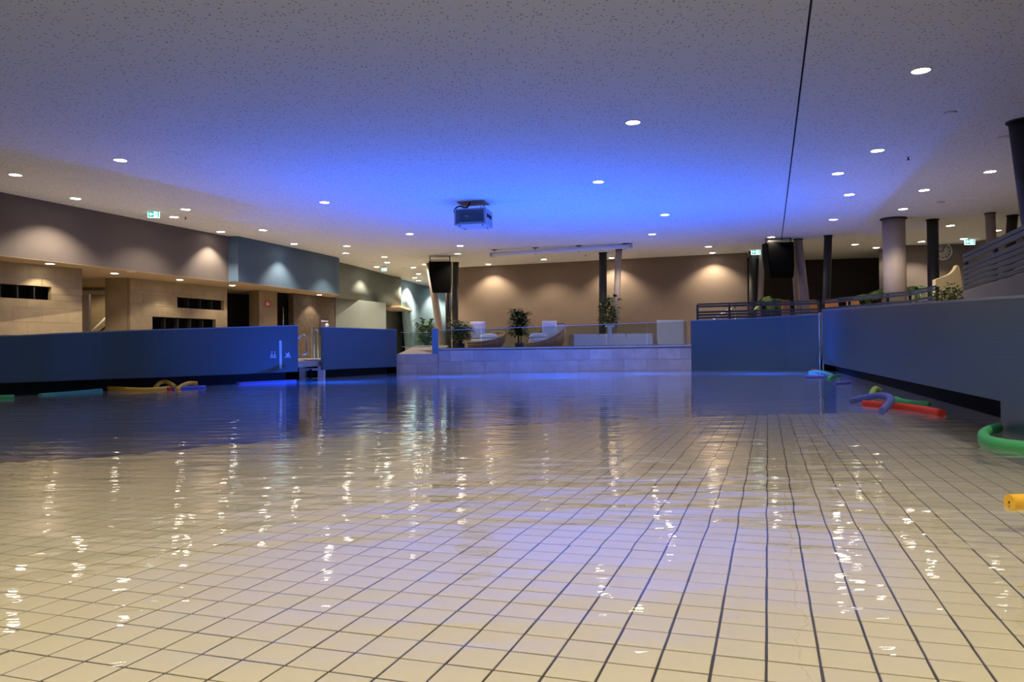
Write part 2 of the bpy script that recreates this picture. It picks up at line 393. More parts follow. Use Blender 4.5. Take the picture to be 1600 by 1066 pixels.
# ---- pool parapets: mosaic panel overhanging a dark overflow recess, pale coping on top
def parapet(name, pts, tops, label, side, zlow=0.18, th=0.22, back=0.30, solid=False):
    """side = +1: the pool lies to the right of the direction of travel"""
    mb = MB()
    mb.ribbon(pts, -1.2 if solid else zlow, tops, th * side, 0)
    w = struct(mb.build(name, M_PANEL), label, 'wall')
    MB().ribbon(pts, tops, [t + 0.018 for t in tops], (th + 0.012) * side, -0.006 * side).build('coping', mat('coping_grey', (0.26, 0.29, 0.31), 0.5), w)
    if not solid:
        MB().ribbon(pts, -0.02, zlow + 0.02, 0.06 * side, back * side).build('overflow_recess', M_RECESS, w)
        MB().ribbon(pts, -1.2, -0.02, 0.06 * side, (back - 0.004) * side).build('basin_wall', M_BASIN, w)
    return w
wl = parapet('wall_pool_left', LP, LT, 'long blue mosaic pool parapet with swimming pictograms beside the steps', 1)
wl2 = parapet('wall_pool_left_far', L2P, L2T, 'short blue mosaic pool parapet between steps and stone deck wall', 1, th=0.06)
wr = parapet('wall_pool_far_right', RP, RT, 'blue mosaic pool parapet in front of the slatted railing', 1, zlow=0.0, back=0.1)
wr2 = parapet('wall_pool_right', R2[:-1] + [R2[-1]], R2T, 'long blue mosaic pool parapet beside the coloured foam noodles', 1)
parapet('wall_pool_right_near', nearR, [0.84, 0.70, 0.60], 'near end of the blue mosaic parapet reaching into the water', 1, solid=True)

# ---- stone faced deck wall at the far end
def seg_frame(A, B):
    d_ = Vector((B[0] - A[0], B[1] - A[1])); L_ = d_.length; d_.normalize(); return d_, Vector((d_.y, -d_.x)), L_   # dir, normal to the right
def slab_wall(wall, A, B, z0, z1, holes, sw, sh, mats, proud, gap=0.004, ztop=None, name='stone_slab'):
    d_, nr, L_ = seg_frame(A, B); R = Matrix(((d_.x, nr.x, 0), (d_.y, nr.y, 0), (0, 0, 1)))
    zs = {z0, z1}
    z = z1
    while z > z0 + 0.05: zs.add(z); z -= sh
    for h in holes: zs |= {max(z0, h[2]), min(z1, h[3])}
    zs = sorted(zs); zs2 = [zs[0]]
    for z in zs[1:]:
        if z - zs2[-1] > 0.06 or any(abs(z - e) < 1e-6 for h in holes for e in h[2:4]): zs2.append(z)
    for ri, (za, zb) in enumerate(zip(zs2, zs2[1:])):
        if zb - za < 0.012: continue
        zc = (za + zb) / 2
        iv = [(0, L_)]
        for h in holes:
            if h[2] - 1e-4 < zc < h[3] + 1e-4:
                iv2 = []
                for a, b in iv:
                    if h[0] > a: iv2.append((a, min(b, h[0])))
                    if h[1] < b: iv2.append((max(a, h[1]), b))
                iv = [q for q in iv2 if q[1] - q[0] > 0.01]
        for a, b in iv:
            k = max(1, round((b - a) / sw)); st = (b - a) / k; cuts = [a + i * st for i in range(k + 1)]
            if k > 1:
                sft = (0.5 if ri % 2 else 0.0) * st
                if sft: cuts = [a] + [a + sft + i * st for i in range(k)] + [b]
            for c0, c1 in zip(cuts, cuts[1:]):
                pr = proud + random.uniform(-.003, .003); m_ = Vector((A[0], A[1])) + d_ * ((c0 + c1) / 2) + nr * (pr / 2)
                MB().box((m_.x, m_.y, zc), (c1 - c0 - gap, pr, zb - za - gap), R).build(name, random.choice(mats), wall)
Z_L = 0.60          # lounge deck
Z_D = 0.38          # walkways
SA, SB, SC_ = xy(STA), xy(STB), xy(STC)
ws = struct(MB().ribbon([SB, SC_], -1.2, [Z_L, Z_L + 0.04], 0.25, 0.03).build('wall_lounge_front', M_BASIN), 'low grey stone wall of the lounge deck above the water', 'wall')
slab_wall(ws, SB, SC_, 0.0, 0.585, [], 0.62, 0.29, [M_STONE, M_STONE2, M_STONE3], 0.03, 0.005)
struct(MB().ribbon([SB, SC_], [Z_L, Z_L + 0.04], [Z_L + 0.03, Z_L + 0.07], 0.5, -0.035).build('trim_lounge_coping', M_CAP), 'thin pale coping along the lounge deck edge', 'trim')
ws2 = struct(MB().ribbon([SA, SB], -1.2, 0.50, 0.25, 0.03).build('wall_ramp_front', M_BASIN), 'grey stone wall under the ramp beside the lounge deck', 'wall')
slab_wall(ws2, SA, SB, 0.0, 0.50, [], 0.55, 0.25, [M_STONE3, M_STONE], 0.03, 0.005)

# ---- decks
def poly_slab(name, pts, z, m, label, cat='floor', th=0.12):
    return struct(MB().prism([xy(p) for p in pts], z - th, z).build(name, m), label, cat)

# ---- upper bulkheads and ceiling
def ceil_pt(px, py): return onz(px, py, H)
BA = [Vector((-15, 1.0)), Vector((-12.2, 8.7))] + [Vector(xy(ceil_pt(x, y))) for x, y in ((0, 300), (120, 323.5), (240, 347), (360, 370))]
struct(MB().ribbon(BA, 2.5, H, 0.35).build('wall_left_upper', M_TAUPE), 'dark taupe bulkhead under the ceiling with warm light scallops', 'wall')
BB0 = Vector(xy(ceil_pt(372, 369)))
bl = [BB0 + Vector((-0.55, 0.05)), BB0] + [Vector(xy(ceil_pt(x, y))) for x, y in ((410, 377), (450, 385.5), (490, 394), (512, 399))] + [Vector((-5.80, 25.4)), Vector((-5.78, 25.8)), Vector((-5.95, 26.2)), Vector((-6.3, 26.5))]
def smooth_plan(pts, n=4): return [Vector((p.x, p.y)) for p in spline([(q[0], q[1], 0) for q in pts], n)]
BB = [bl[0]] + smooth_plan(bl[1:], 4)
struct(MB().ribbon(BB, 2.5, H, 0.35).build('wall_left_blue', M_BLUEP), 'slate blue curved bulkhead with two pale light scallops', 'wall')
BC = smooth_plan([(-6.3, 26.3)] + [xy(ceil_pt(x, y)) for x, y in ((535, 411), (560, 417), (590, 425), (612, 431))] + [(-4.72, 32.3), (-4.75, 32.9), (-5.1, 33.3)], 4)
struct(MB().ribbon(BC, 2.5, H, 0.35, smooth=True).build('wall_left_grey', M_GREYP), 'grey green curved bulkhead with one pale light scallop', 'wall')
BD = smooth_plan([(-5.3, 33.0)] + [xy(ceil_pt(x, y)) for x, y in ((628, 437), (650, 443), (670, 447.5))] + [(-2.9, 38.5), (-0.5, 41)], 4)
struct(MB().ribbon(BD, [2.4 if p.y < 34.6 else 0.3 for p in BD], H, 0.35, smooth=True).build('wall_left_pale_blue', M_BLUEL), 'light blue curved wall behind the loudspeaker', 'wall')

# lower walls under the bulkheads
W1A, W1B = Vector(xy(onz(-60, 402.5, 2.5))), Vector(xy(onz(123, 420, 2.5)))
W2A, W2B = Vector(xy(onz(198, 434, 2.5))), Vector(xy(onz(350, 449, 2.5)))
w1 = struct(MB().ribbon([W1A, W1B], 0.3, 2.5, 0.3, 0.10).build('wall_left', M_BLACKP), 'limestone wall with long dark slot niche beside the glazed door', 'wall')
def hole(px0, px1, py0, py1, A, B):
    s0, za = onwall(px0, py1, A, B); s1, zb = onwall(px1, py0, A, B); return (s0, s1, za, zb)
h1 = hole(-80, 75, 449, 461, W1A, W1B); h1 = (0.0, h1[1], h1[2], h1[3])
slab_wall(w1, W1A, W1B, 0.4, 2.5, [h1], 0.62, 0.31, [M_LIME, M_LIME2], 0.12, 0.0022)
w2 = struct(MB().ribbon([W2A, W2B], 0.3, 2.5, 0.3, 0.10).build('wall_left_far', M_BLACKP), 'limestone wall with two dark slot niches beside the dark passage', 'wall')
h2 = hole(272, 345, 470, 481, W2A, W2B); h3 = hole(233, 332, 499.5, 516, W2A, W2B)
slab_wall(w2, W2A, W2B, 0.4, 2.5, [h2, h3], 0.62, 0.31, [M_LIME, M_LIME2], 0.12, 0.0022)
def niche_fins(w, A, B, h, k):
    d_, nr, L_ = seg_frame(A, B); R = Matrix(((d_.x, nr.x, 0), (d_.y, nr.y, 0), (0, 0, 1)))
    for i in range(1, k):
        s_ = h[0] + (h[1] - h[0]) * i / k; m_ = A + d_ * s_ + nr * -0.0
        MB().box((m_.x, m_.y, (h[2] + h[3]) / 2), (0.025, 0.16, h[3] - h[2]), R).build('niche_divider', mat('niche_divider', (0.015, 0.015, 0.016), 0.8), w)
niche_fins(w1, W1A, W1B, h1, 5); niche_fins(w2, W2A, W2B, h2, 4); niche_fins(w2, W2A, W2B, h3, 5)
# glazed door in its recess
GY = 19.6
ga, gb = aty(122, 480, GY), aty(170, 480, GY)
struct(MB().ribbon([W1B + Vector((-0.02, 0.1)), Vector((ga.x - 0.3, GY + 0.1))], 0.3, 2.5, 0.2, 0.0).build('wall_recess_return', M_LIME2), 'short limestone return beside the glazed door', 'wall')
struct(MB().ribbon([Vector((gb.x + 0.02, GY - 0.22)), Vector((W2A.x + 0.02, W2A.y - 0.06))], 0.3, 2.5, 0.2, 0.0).build('wall_recess_side', M_LIME2), 'limestone side face between glazed door and niche wall', 'wall')
wd = thing('door_1', 'aluminium framed glazed door with transom in the limestone recess', 'door', (0, 0, 0)); wd['kind'] = 'structure'
def zpx(px, py, Y): return aty(px, py, Y).z
def fr(x0, x1, y0, y1, name, m, th=0.07, dy=0.0):
    a = aty(x0, y1, GY); b = aty(x1, y0, GY)
    return MB().box(((a.x + b.x) / 2, GY + dy, (a.z + b.z) / 2), (b.x - a.x, th, b.z - a.z)).build(name, m, wd)
fr(122, 172, 431, 436, 'frame_head', M_FRAME); fr(122, 172, 454, 460, 'transom', M_FRAME)
fr(122, 125.5, 436, 560, 'frame_jamb', M_FRAME); fr(167.5, 172, 436, 560, 'frame_jamb', M_FRAME); fr(131.5, 140.5, 460, 560, 'door_stile', M_FRAME, 0.09)
fr(125.5, 167.5, 436, 454, 'glass_pane', M_CLEAR, 0.012); fr(140.5, 167.5, 460, 560, 'glass_pane', M_CLEAR, 0.012); fr(125.5, 131.5, 460, 560, 'glass_pane', M_CLEAR, 0.012)
struct(MB().box((-10.9, 22.0, 1.6), (3.2, 0.15, 3.2)).build('wall_stairwell', M_LIME), 'pale stairwell wall seen through the glazed door', 'wall')
st = thing('stair_handrail', 'white sloping handrail behind the glazed door', 'handrail')
a = aty(141, 520, 21.6); b = aty(168, 494, 21.6)
MB().tube([a - (b - a) * 0.6, b + (b - a) * 0.25], 0.028, 8).build('rail', M_WHITE, st)
for f_ in (-0.3, 0.95):
    p = a + (b - a) * f_; MB().tube([(p.x, p.y + 0.45, p.z - 0.04), (p.x, p.y, p.z)], 0.012, 6).build('bracket', M_CHROME, st)
# dark passage, pillar, dark door, brown wall
PA = [Vector(xy(onz(x, y, 2.5))) for x, y in ((350, 449.5), (405, 453), (433, 455), (523, 465))]
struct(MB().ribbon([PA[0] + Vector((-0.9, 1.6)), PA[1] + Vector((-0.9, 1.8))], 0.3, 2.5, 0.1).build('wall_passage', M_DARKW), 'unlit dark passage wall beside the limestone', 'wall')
pl = struct(MB().ribbon([PA[1], PA[2]], 0.3, 2.5, 0.5).build('wall_pillar', M_LIME2), 'narrow limestone pillar with small red fire sign', 'wall')
s0, z0 = onwall(418, 475, PA[1], PA[2]); d_, nr, L_ = seg_frame(PA[1], PA[2]); c = PA[1] + d_ * s0 + nr * 0.012
R3 = Matrix(((d_.x, nr.x, 0), (d_.y, nr.y, 0), (0, 0, 1)))
fs_ = thing('fire_sign', 'small red fire extinguisher sign on the limestone pillar', 'sign', (c.x, c.y, z0))
MB().box((0, 0, 0), (0.16, 0.012, 0.18), R3).build('plate', M_SIGNR, fs_)
w_ = MB()
w_.box(R3 @ Vector((-0.045, 0.008, -0.01)), (0.028, 0.006, 0.11), R3); w_.box(R3 @ Vector((-0.03, 0.008, 0.055)), (0.03, 0.006, 0.014), R3)
w_.box(R3 @ Vector((-0.005, 0.008, 0.0)), (0.014, 0.006, 0.12), R3)
w_.build('extinguisher_symbol', M_WHITE, fs_)
w_ = MB(); w_.add([R3 @ Vector((x, 0.009, z)) for x, z in ((0.02, -0.05), (0.06, -0.02), (0.045, 0.03), (0.03, 0.01), (0.02, 0.04), (0.012, 0.0))], [(0, 1, 2, 3, 4, 5)]); w_.build('flame_symbol', M_WHITE, fs_)
DA = PA[2] + (PA[3] - PA[2]) * 0.26
dd = struct(MB().ribbon([PA[2], DA], 0.38, 2.5, 0.06, 0.25).build('door_2', M_BLACKP), 'dark door with slim upright steel handle beside pillar', 'door')
hp = Vector(xy(onz(448.5, 459, 2.45)))
s0, zt1 = onwall(448.5, 480, PA[2], DA); d_, nr, L_ = seg_frame(PA[2], DA); c = PA[2] + d_ * s0 + nr * -0.15
MB().tube([(c.x, c.y, 0.75), (c.x, c.y, zt1)], 0.018, 8).build('handle', M_CHROME, dd)
struct(MB().ribbon([DA, PA[3]], 0.3, 2.5, 0.2).build('wall_brown_timber', mat('brown_timber', (0.085, 0.06, 0.04), 0.7, noise=0.25, nscale=7)), 'dark brown wall under the blue bulkhead with bright scallop', 'wall')
# grey wall and lit opening
GA, GB = Vector(xy(onz(524, 466, 2.5))), Vector(xy(onz(603, 473.5, 2.5)))
struct(MB().ribbon([GA, (GA + GB) / 2 + Vector((0.1, -0.05)), GB], 0.3, 2.5, 0.3).build('wall_left_grey_lower', M_GREYP), 'plain grey green wall below the grey bulkhead', 'wall')
struct(MB().ribbon([GB + Vector((-1.6, 1.2)), GB + Vector((-0.2, 6.0))], 0.3, 2.4, 0.3).build('wall_opening', M_GREYP), 'dim grey wall inside the lit opening', 'wall')
struct(MB().prism([(-8, 31.2), (-4.6, 31.8), (-4.5, 35.2), (-8, 36)], 2.42, 2.5).build('ceiling_opening', M_SOFFIT), 'warm lit soffit above the opening beside the light blue wall', 'ceiling')
# soffit under the bulkheads
sf = [BA[1] + Vector((0, 0)), BA[2], BA[5], BB0] + BB[2:-8] + [Vector((-6.2, 26.6)), Vector((-9.0, 27.5)), Vector((-12, 24)), Vector((-13, 19)), Vector((-15.5, 9.0))]
struct(MB().prism([xy(p) for p in sf], 2.492, 2.499).build('ceiling_soffit', M_SOFFIT), 'warm lit lowered soffit below the dark bulkhead', 'ceiling')

# back wall and the walls on the right
BWA, BWB = Vector(xy(ceil_pt(712, 418.3))), Vector(xy(ceil_pt(1167, 395)))
struct(MB().ribbon([BWA, BWB], 0.3, H, 0.25).build('wall_back', M_BROWN), 'long brown back wall behind the lounge with warm scallops', 'wall')
D1 = [BWB + Vector((0.05, 1.2)), Vector((10.5, 27.6)), Vector((14.5, 26.8))]
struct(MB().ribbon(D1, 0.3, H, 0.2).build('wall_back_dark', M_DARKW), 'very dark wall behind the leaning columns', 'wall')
E1 = [Vector(xy(ceil_pt(1373, 390))), Vector(xy(ceil_pt(1414, 383.5))), Vector(xy(ceil_pt(1508, 381)))]
struct(MB().ribbon(E1, 0.3, H, 0.2).build('wall_back_right', M_TAUPE), 'taupe wall carrying the round clock', 'wall')
F1 = [E1[-1], Vector((14.3, 20.8)), Vector((13.6, 12)), Vector((12, 2)), Vector((10, -9))]
struct(MB().ribbon(F1, 0.3, H, 0.2).build('wall_right', M_TAUPE), 'taupe side wall high behind the near railing', 'wall')
struct(MB().ribbon([Vector((10.2, -9)), Vector((-16, -9)), Vector((-15, 1.2))], 0.0, H, -0.2).build('wall_front', M_TAUPE), 'taupe wall behind the viewer', 'wall')
struct(MB().ribbon([Vector((-1.0, 41)), Vector((-0.2, 29.5))], 0.3, H, 0.2).build('wall_corridor', M_BLUEL), 'light blue corridor end wall', 'wall')

# decks
poly_slab('floor_deck_left', [p + Vector((-0.1, 0, 0)) for p in LP] + [L2P[0] + Vector((-0.1, 0.1, 0)), L2P[len(L2P) // 2] + Vector((-.1, .1, 0)), L2P[-1] + Vector((-.1, .1, 0)), (-3.0, 24), (-3.2, 41.5), (-9, 41.5), (-14, 25), (-16, 5)], Z_D, M_DECK, 'beige walkway floor behind the pool parapet')
poly_slab('floor_deck_lounge', [STB + Vector((0, 0.2, 0)), STC + Vector((0, 0.2, 0)), (5.2, 26.6), (-2.95, 29.4), (-2.95, 22)], Z_L, M_DECK, 'beige lounge deck floor behind the glass balustrade')
poly_slab('floor_deck_right', [p + Vector((0.1, 0.1, 0)) for p in RP] + [p + Vector((0.1, 0, 0)) for p in R2] + [(0.6, -3.4), (10.5, -9), (15, 12), (15, 27.4), (5.25, 28.5)], Z_D + 0.01, M_DECK, 'beige walkway floor behind the noodle side parapet')
poly_slab('floor_deck_near', [(-16, -9), (10.4, -9), (0.5, -3.3), (-16, -3.3)], 0.05, M_DECK, 'beige pool deck behind the viewer')
# ramp beside the lounge deck
rp = MB(); ra, rb = onz(621, 549, 0.50), None
a0 = Vector((STA.x, STA.y + 0.05)); a1 = Vector((STB.x, STB.y + 0.05))
rp.add([(a0.x, a0.y, 0.49), (a1.x, a1.y, 0.49), (a1.x, a1.y + 3.2, 0.75), (a0.x + 0.1, a0.y + 3.2, 0.75), (a0.x, a0.y, 0.3), (a1.x, a1.y, 0.3), (a1.x, a1.y + 3.2, 0.3), (a0.x + 0.1, a0.y + 3.2, 0.3)],
       [(0, 1, 2, 3), (4, 7, 6, 5), (0, 4, 5, 1), (1, 5, 6, 2), (2, 6, 7, 3), (3, 7, 4, 0)])
struct(rp.build('floor_ramp', M_DECK), 'beige ramp rising beside the lounge deck', 'floor')

# ceiling: dark plenum with large perforated panels hung under it
cl = struct(MB().box((-1, 17, H + 0.12), (38, 56, 0.12)).build('ceiling', M_GAP), 'wide perforated white ceiling tinted blue over the pool', 'ceiling')
vs0 = Vector(xy(ceil_pt(1268, 0))).dot(V); us0 = 15.4; vl = Vector(xy(ceil_pt(82, 255))).dot(V)
def cpanel(v0, v1, ua, ub):
    q = [uv(ua, v0), uv(ub, v0), uv(ub, v1), uv(ua, v1)]
    MB().prism([xy(p) for p in q], H, H + 0.05).build('ceiling_panel', M_CEIL, cl)
for va, vb in ((-26, vl - 0.002), (vl + 0.002, vs0 - 0.012), (vs0 + 0.012, 20)):
    for ua, ub in ((-14, us0 - 0.002), (us0 + 0.002, 46)): cpanel(va, vb, ua, ub)

# ------------------------------------------------------------------ lamps
RL = 0.098
ring_me = disc_me = None
def downlight(p, label, z, watt, r=RL, lit=True, group='round ceiling downlights', size=120, blend=0.4, name='ceiling_downlight'):
    global ring_me, disc_me
    t = thing(name, label, 'downlight', (p.x, p.y, z), 0, group)
    if ring_me is None:
        o = MB().lathe([(RL * 1.0, -0.001), (RL * 1.0, -0.010), (RL * 1.14, -0.006), (RL * 1.16, 0.0)], 24).build('rim', M_RIM, t); ring_me = o.data
        o = MB().lathe([(0.0001, -0.0075), (RL * 0.7, -0.0075), (RL * 1.0, -0.0045), (RL, -0.001)], 24).build('diffuser', M_LAMP, t); disc_me = o.data
    else:
        for nm, me in (('rim', ring_me), ('diffuser', disc_me)):
            if nm == 'diffuser' and not lit:
                me = me.copy(); me.materials.clear(); me.materials.append(M_LAMPDIM)
            o = bpy.data.objects.new(nm, me); COL.objects.link(o); o.parent = t; o.scale = (r / RL,) * 2 + (1,)
    if lit and watt:
        l = bpy.data.lights.new('downlight_beam', 'SPOT'); l.energy = watt; l.color = WARM; l.spot_size = math.radians(size); l.spot_blend = blend; l.shadow_soft_size = 0.012
        lo = bpy.data.objects.new('downlight_beam', l); COL.objects.link(lo); lo.parent = t; lo.location = (0, 0, -0.022)
    return t
LAMPS = [
 (24, 273, 'downlight nearest the left picture edge above the taupe bulkhead'), (188, 250, 'largest downlight high on the left side of the ceiling'),
 (118, 310, 'downlight above the first scallop on the taupe bulkhead'), (290, 327, 'upper of two close downlights right of the left exit sign'),
 (272, 339, 'lower of two close downlights right of the left exit sign'), (345, 362, 'downlight just before the corner where taupe meets blue bulkhead'),
 (411, 359.5, 'downlight in front of the middle of the slate blue bulkhead'), (507, 316, 'single downlight on blue tinted ceiling between left wall and projector'),
 (459.5, 381, 'downlight tight against the slate blue bulkhead top'), (542, 384.5, 'upper of two stacked downlights above the grey bulkhead start'),
 (540, 395.5, 'lower of two stacked downlights above the grey bulkhead start'), (640, 365.5, 'downlight on blue tinted ceiling left of the projector'),
 (600.6, 401.5, 'uppermost of three downlights above the small far exit sign'), (605, 410, 'middle of three downlights above the small far exit sign'),
 (588.5, 417, 'lowest of three downlights beside the small far exit sign'), (664, 413, 'downlight touching the left loudspeaker outline'),
 (646, 418, 'downlight a little left of the left loudspeaker top'), (654, 428, 'upper of the three tiny farthest downlights left of loudspeaker'),
 (648, 434, 'middle of the three tiny farthest downlights left of loudspeaker'), (654, 438.5, 'lowest of the three tiny farthest downlights left of loudspeaker'),
 (719, 384, 'upper of two downlights right above the left loudspeaker'), (715, 396.5, 'lower of two downlights right above the left loudspeaker'),
 (763, 413, 'downlight at the left end of the brown back wall'), (849.6, 405.4, 'downlight below the middle of the long screen tube'),
 (955.6, 403, 'downlight between the dark and the leaning column'), (978, 382.6, 'downlight at the right end of the screen tube'),
 (989, 191, 'large downlight high in the middle of the blue ceiling'), (935, 284, 'downlight right of the projector in the brightest blue'),
 (1039, 335.5, 'downlight on blue ceiling midway from projector to ceiling joint'), (1019, 366, 'downlight above the right end of the screen tube'),
 (1107, 385.5, 'upper of two downlights above the rightmost back wall scallop'), (1113, 395, 'lower of two downlights above the rightmost back wall scallop'),
 (1439, 110, 'largest nearest downlight at the upper right'), (1371, 235, 'second largest downlight on the right half of the ceiling'),
 (1309, 271, 'downlight nearest the ceiling joint on its right side'), (1327, 304, 'downlight just below the one nearest the ceiling joint'),
 (1302, 343, 'downlight above the dark column between speaker and thick column'), (1205, 370.5, 'downlight directly over the right loudspeaker'),
 (1444, 297, 'downlight above the dark column beside the clock'), (1411, 326.5, 'downlight just above the thick taupe column'),
 (1547, 268, 'downlight left of the near dark column at the right edge'), (1485, 352.5, 'downlight above the clock'),
 (1440, 377.5, 'small downlight between the thick column and the clock column'), (1336, 382, 'left of two small downlights before the thick column'),
 (1369, 387, 'right of two small downlights before the thick column'), (1506, 373, 'small downlight above the right exit sign'),
 (1558, 360, 'small downlight between the two rightmost far columns')]
WASH = {118: 2.0, 272: 0.9, 345: 1.6, 459.5: 1.7, 540: 1.5, 588.5: 2.6, 648: 2.6, 654: 2.6, 646: 1.4, 664: 1.2, 763: 1.25, 849.6: 0.9, 955.6: 1.25, 1113: 1.25, 1336: 0.3, 1369: 0.3, 1302: 0.5, 1205: 0.4, 1440: 1.2, 1444: 1.5,
        989: 0.5, 935: 0.4, 1039: 0.4, 1019: 0.4, 507: 0.45, 640: 0.4, 188: 0.5, 1309: 0.45, 1439: 0.5, 1371: 0.6}     # those set close to a wall wash it
NARROW = {345: 100, 459.5: 98, 540: 98, 588.5: 112, 648: 124, 654: 124}
for x, y, lb in LAMPS:
    downlight(ceil_pt(x, y), lb, H, LAMP_W * WASH.get(x, 0.75), size=NARROW.get(x, 120), blend=0.6)
for x, y in ((-7.5, 5.5), (-10.5, 9.5), (-3.5, 5.0), (0.5, 4.2), (-6, 1.0), (-1.5, 1.2), (3.8, 5.6), (2.6, 1.6), (6.5, 4.0), (-3.5, -3), (1.0, -3), (-8, -3.5), (5, -2), (-11.5, 4)):
    downlight(Vector((x, y)), 'downlight behind the viewer outside the picture', H, LAMP_W * (0.4 if y > 3 else 1.75), group='downlights outside the picture')
for x, y, lb, lit in ((78, 412, 'soffit downlight above the long slot niche', True), (179, 427, 'soffit downlight right above the glazed door', True), (205, 424.5, 'unlit soffit downlight right of the glazed door', False),
                 (281, 437, 'soffit downlight above the pair of slot niches', True), (363, 446, 'soffit downlight at the dark passage', True), (499, 460.5, 'soffit downlight over the brown wall and notice board', True)):
    downlight(onz(x, y, 2.492), lb, 2.492, SOFFIT_W * (2.0 if x == 499 else 1.0), 0.088, lit, 'soffit downlights', 96 if x == 499 else 112)
for x, y, lb in ((-3.35, 37.0, 'added unseen downlight behind the left loudspeaker'), (-2.55, 37.6, 'added unseen downlight behind the charcoal columns at the left')):  # two lamps added out of sight to light the pale blue wall
    downlight(Vector((x, y)), lb, H, LAMP_W * 0.9, size=112, blend=0.6)
downlight(Vector((-5.6, 33.0)), 'downlight in the small lit opening beside the blue wall', 2.42, SOFFIT_W, 0.08, True, 'soffit downlights')
downlight(Vector((-10.7, 20.9)), 'added unseen stairwell downlight behind the glazed door', 2.492, SOFFIT_W * 2.4, 0.08, True, 'soffit downlights', 168, 0.3)  # put in, with a very wide cone, to brighten the wall behind the glass

# blue floodlights let into the deep basin floor, shining up
for i, (x, y) in enumerate(((-3.25, 14.2), (-1.4, 16.7), (0.9, 17.8), (3.0, 17.6), (5.5, 16.7), (1.0, 15.6))):
    t = thing('underwater_floodlight', 'blue underwater floodlight in the basin floor, %s from the steps' % ('nearest', 'second', 'third', 'fourth', 'farthest', 'middle')[i], 'floodlight', (x, y, -1.2), 0, 'underwater floodlights')
    MB().lathe([(0.15, 0.0), (0.15, 0.03), (0.12, 0.04), (0.12, 0.0)], 20).build('bezel', M_CHROME, t)
    MB().lathe([(0.0001, 0.034), (0.08, 0.032), (0.118, 0.02), (0.118, 0.0)], 20).build('lens', M_BLUELENS, t)
    l = bpy.data.lights.new('flood_beam', 'AREA'); l.shape = 'DISK'; l.size = 0.22; l.energy = BLUE_W; l.color = BLUE; l.spread = math.radians(140)
    lo = bpy.data.objects.new('flood_beam', l); COL.objects.link(lo); lo.parent = t; lo.location = (0, 0, 0.06); lo.rotation_euler = (PI, 0, 0)

# ------------------------------------------------------------------ columns
def column(xt, yt, xb, yb, wpx, m, label, zb=Z_D):
    p = ceil_pt(xt, yt); r = wpx / F * p.y / 2
    q = aty(xb, yb, p.y); f_ = (zb - p.z) / (q.z - p.z); base = Vector((p.x + (q.x - p.x) * f_, p.y, zb))
    t = thing('column', label, 'column', base)
    MB().tube([Vector((0, 0, 0)), Vector((p.x, p.y, H)) - base], r, 24).build('shaft', m, t)
    MB().lathe([(r * 1.18, 0), (r * 1.18, 0.02)], 24, Vector((p.x, p.y, H - 0.021)) - base).build('collar', M_GAP, t)
    return t
column(671, 412, 687, 515, 11, M_COLT, 'leaning taupe column below the left loudspeaker')
column(699, 413, 701, 515, 9, M_COLD, 'slim charcoal column partly behind the left loudspeaker')
column(712, 410, 711, 512, 9.5, M_COLD, 'charcoal column at the left end of the brown wall', Z_L)
column(942, 395, 942, 505, 12, M_COLD, 'charcoal column before the middle of the brown wall', Z_L)
column(967, 390, 962, 505, 10, M_COLT, 'slightly leaning taupe column beside the charcoal one at the wall middle', Z_L)
column(1191, 392, 1187, 490, 9, M_COLT, 'taupe column under the exit sign beside the wall end')
column(1176, 392.5, 1176, 490, 11, M_COLD, 'charcoal column against the end of the brown wall')
column(1247, 373.5, 1260, 490, 13, M_COLT, 'leaning taupe column beside the right loudspeaker')
column(1239, 385, 1247, 490, 9, M_COLT, 'dim taupe column hidden behind the right loudspeaker')
column(1294, 368, 1291, 482, 12, M_COLD, 'charcoal column standing alone behind the parapet joint')
column(1396, 341.5, 1399, 474, 33, M_COLT, 'thick taupe column, the widest of all')
column(1457, 343, 1459, 470, 16.5, M_COLD, 'charcoal column partly covering the clock')
column(1547, 333, 1549, 375, 14, M_COLT, 'short showing taupe column above the near railing')
column(1582, 336.5, 1580, 365, 15, M_COLD, 'charcoal column top above the near railing')
column(1597, 189, 1617, 340, 38, M_COLD, 'large leaning charcoal column cut by the right picture edge')

# ------------------------------------------------------------------ loudspeakers
def loudspeaker(x0, x1, y0, y1, Y, cut, label):
    a, b = aty(x0, y1, Y), aty(x1, y0, Y); w, h_ = b.x - a.x, b.z - a.z
    t = thing('loudspeaker', label, 'loudspeaker', ((a.x + b.x) / 2, Y, a.z))
    poly = [(-w / 2 + cut * w, 0), (w / 2 - 0.03, 0), (w / 2, 0.3 * h_), (w / 2, h_), (-w / 2, h_), (-w / 2 + 0.01, 0.6 * h_)]
    M_ = Matrix(((1, 0, 0), (0, 0, 1), (0, 1, 0))).to_4x4()
    MB().prism(poly, 0.03, 0.5, M_).build('cabinet', M_BLACKP, t)
    g = [(x * 0.95, z * 0.96 + 0.02 * h_) for x, z in poly]
    MB().prism(g, -0.01, 0.035, M_).build('front_grille', M_BLACK, t)
    br = MB(); br.box((0, 0.15, h_ + 0.05), (w * 0.86, 0.04, 0.035))
    br.build('mounting_bar', mat('steel_bar', (0.45, 0.42, 0.38), 0.4), t)
    for s_ in (-1, 1):
        MB().box((s_ * w * 0.46, 0.2, h_ / 2 + (H - a.z) / 2 - 0.04), (0.03, 0.06, H - a.z - h_ + 0.08)).build('hanger', M_COLD, t)
    return t
loudspeaker(670, 703.5, 408, 456.5, 25.2, 0.16, 'large black loudspeaker hung before the left columns')
loudspeaker(1200, 1241, 378, 434, 21.9, 0.13, 'large black loudspeaker hung beside the right leaning column')
p = aty(705.5, 462, 27.0); t = thing('steel_pipe', 'thin pale steel pipe rising beside the charcoal column', 'pipe', (p.x, p.y, Z_L))
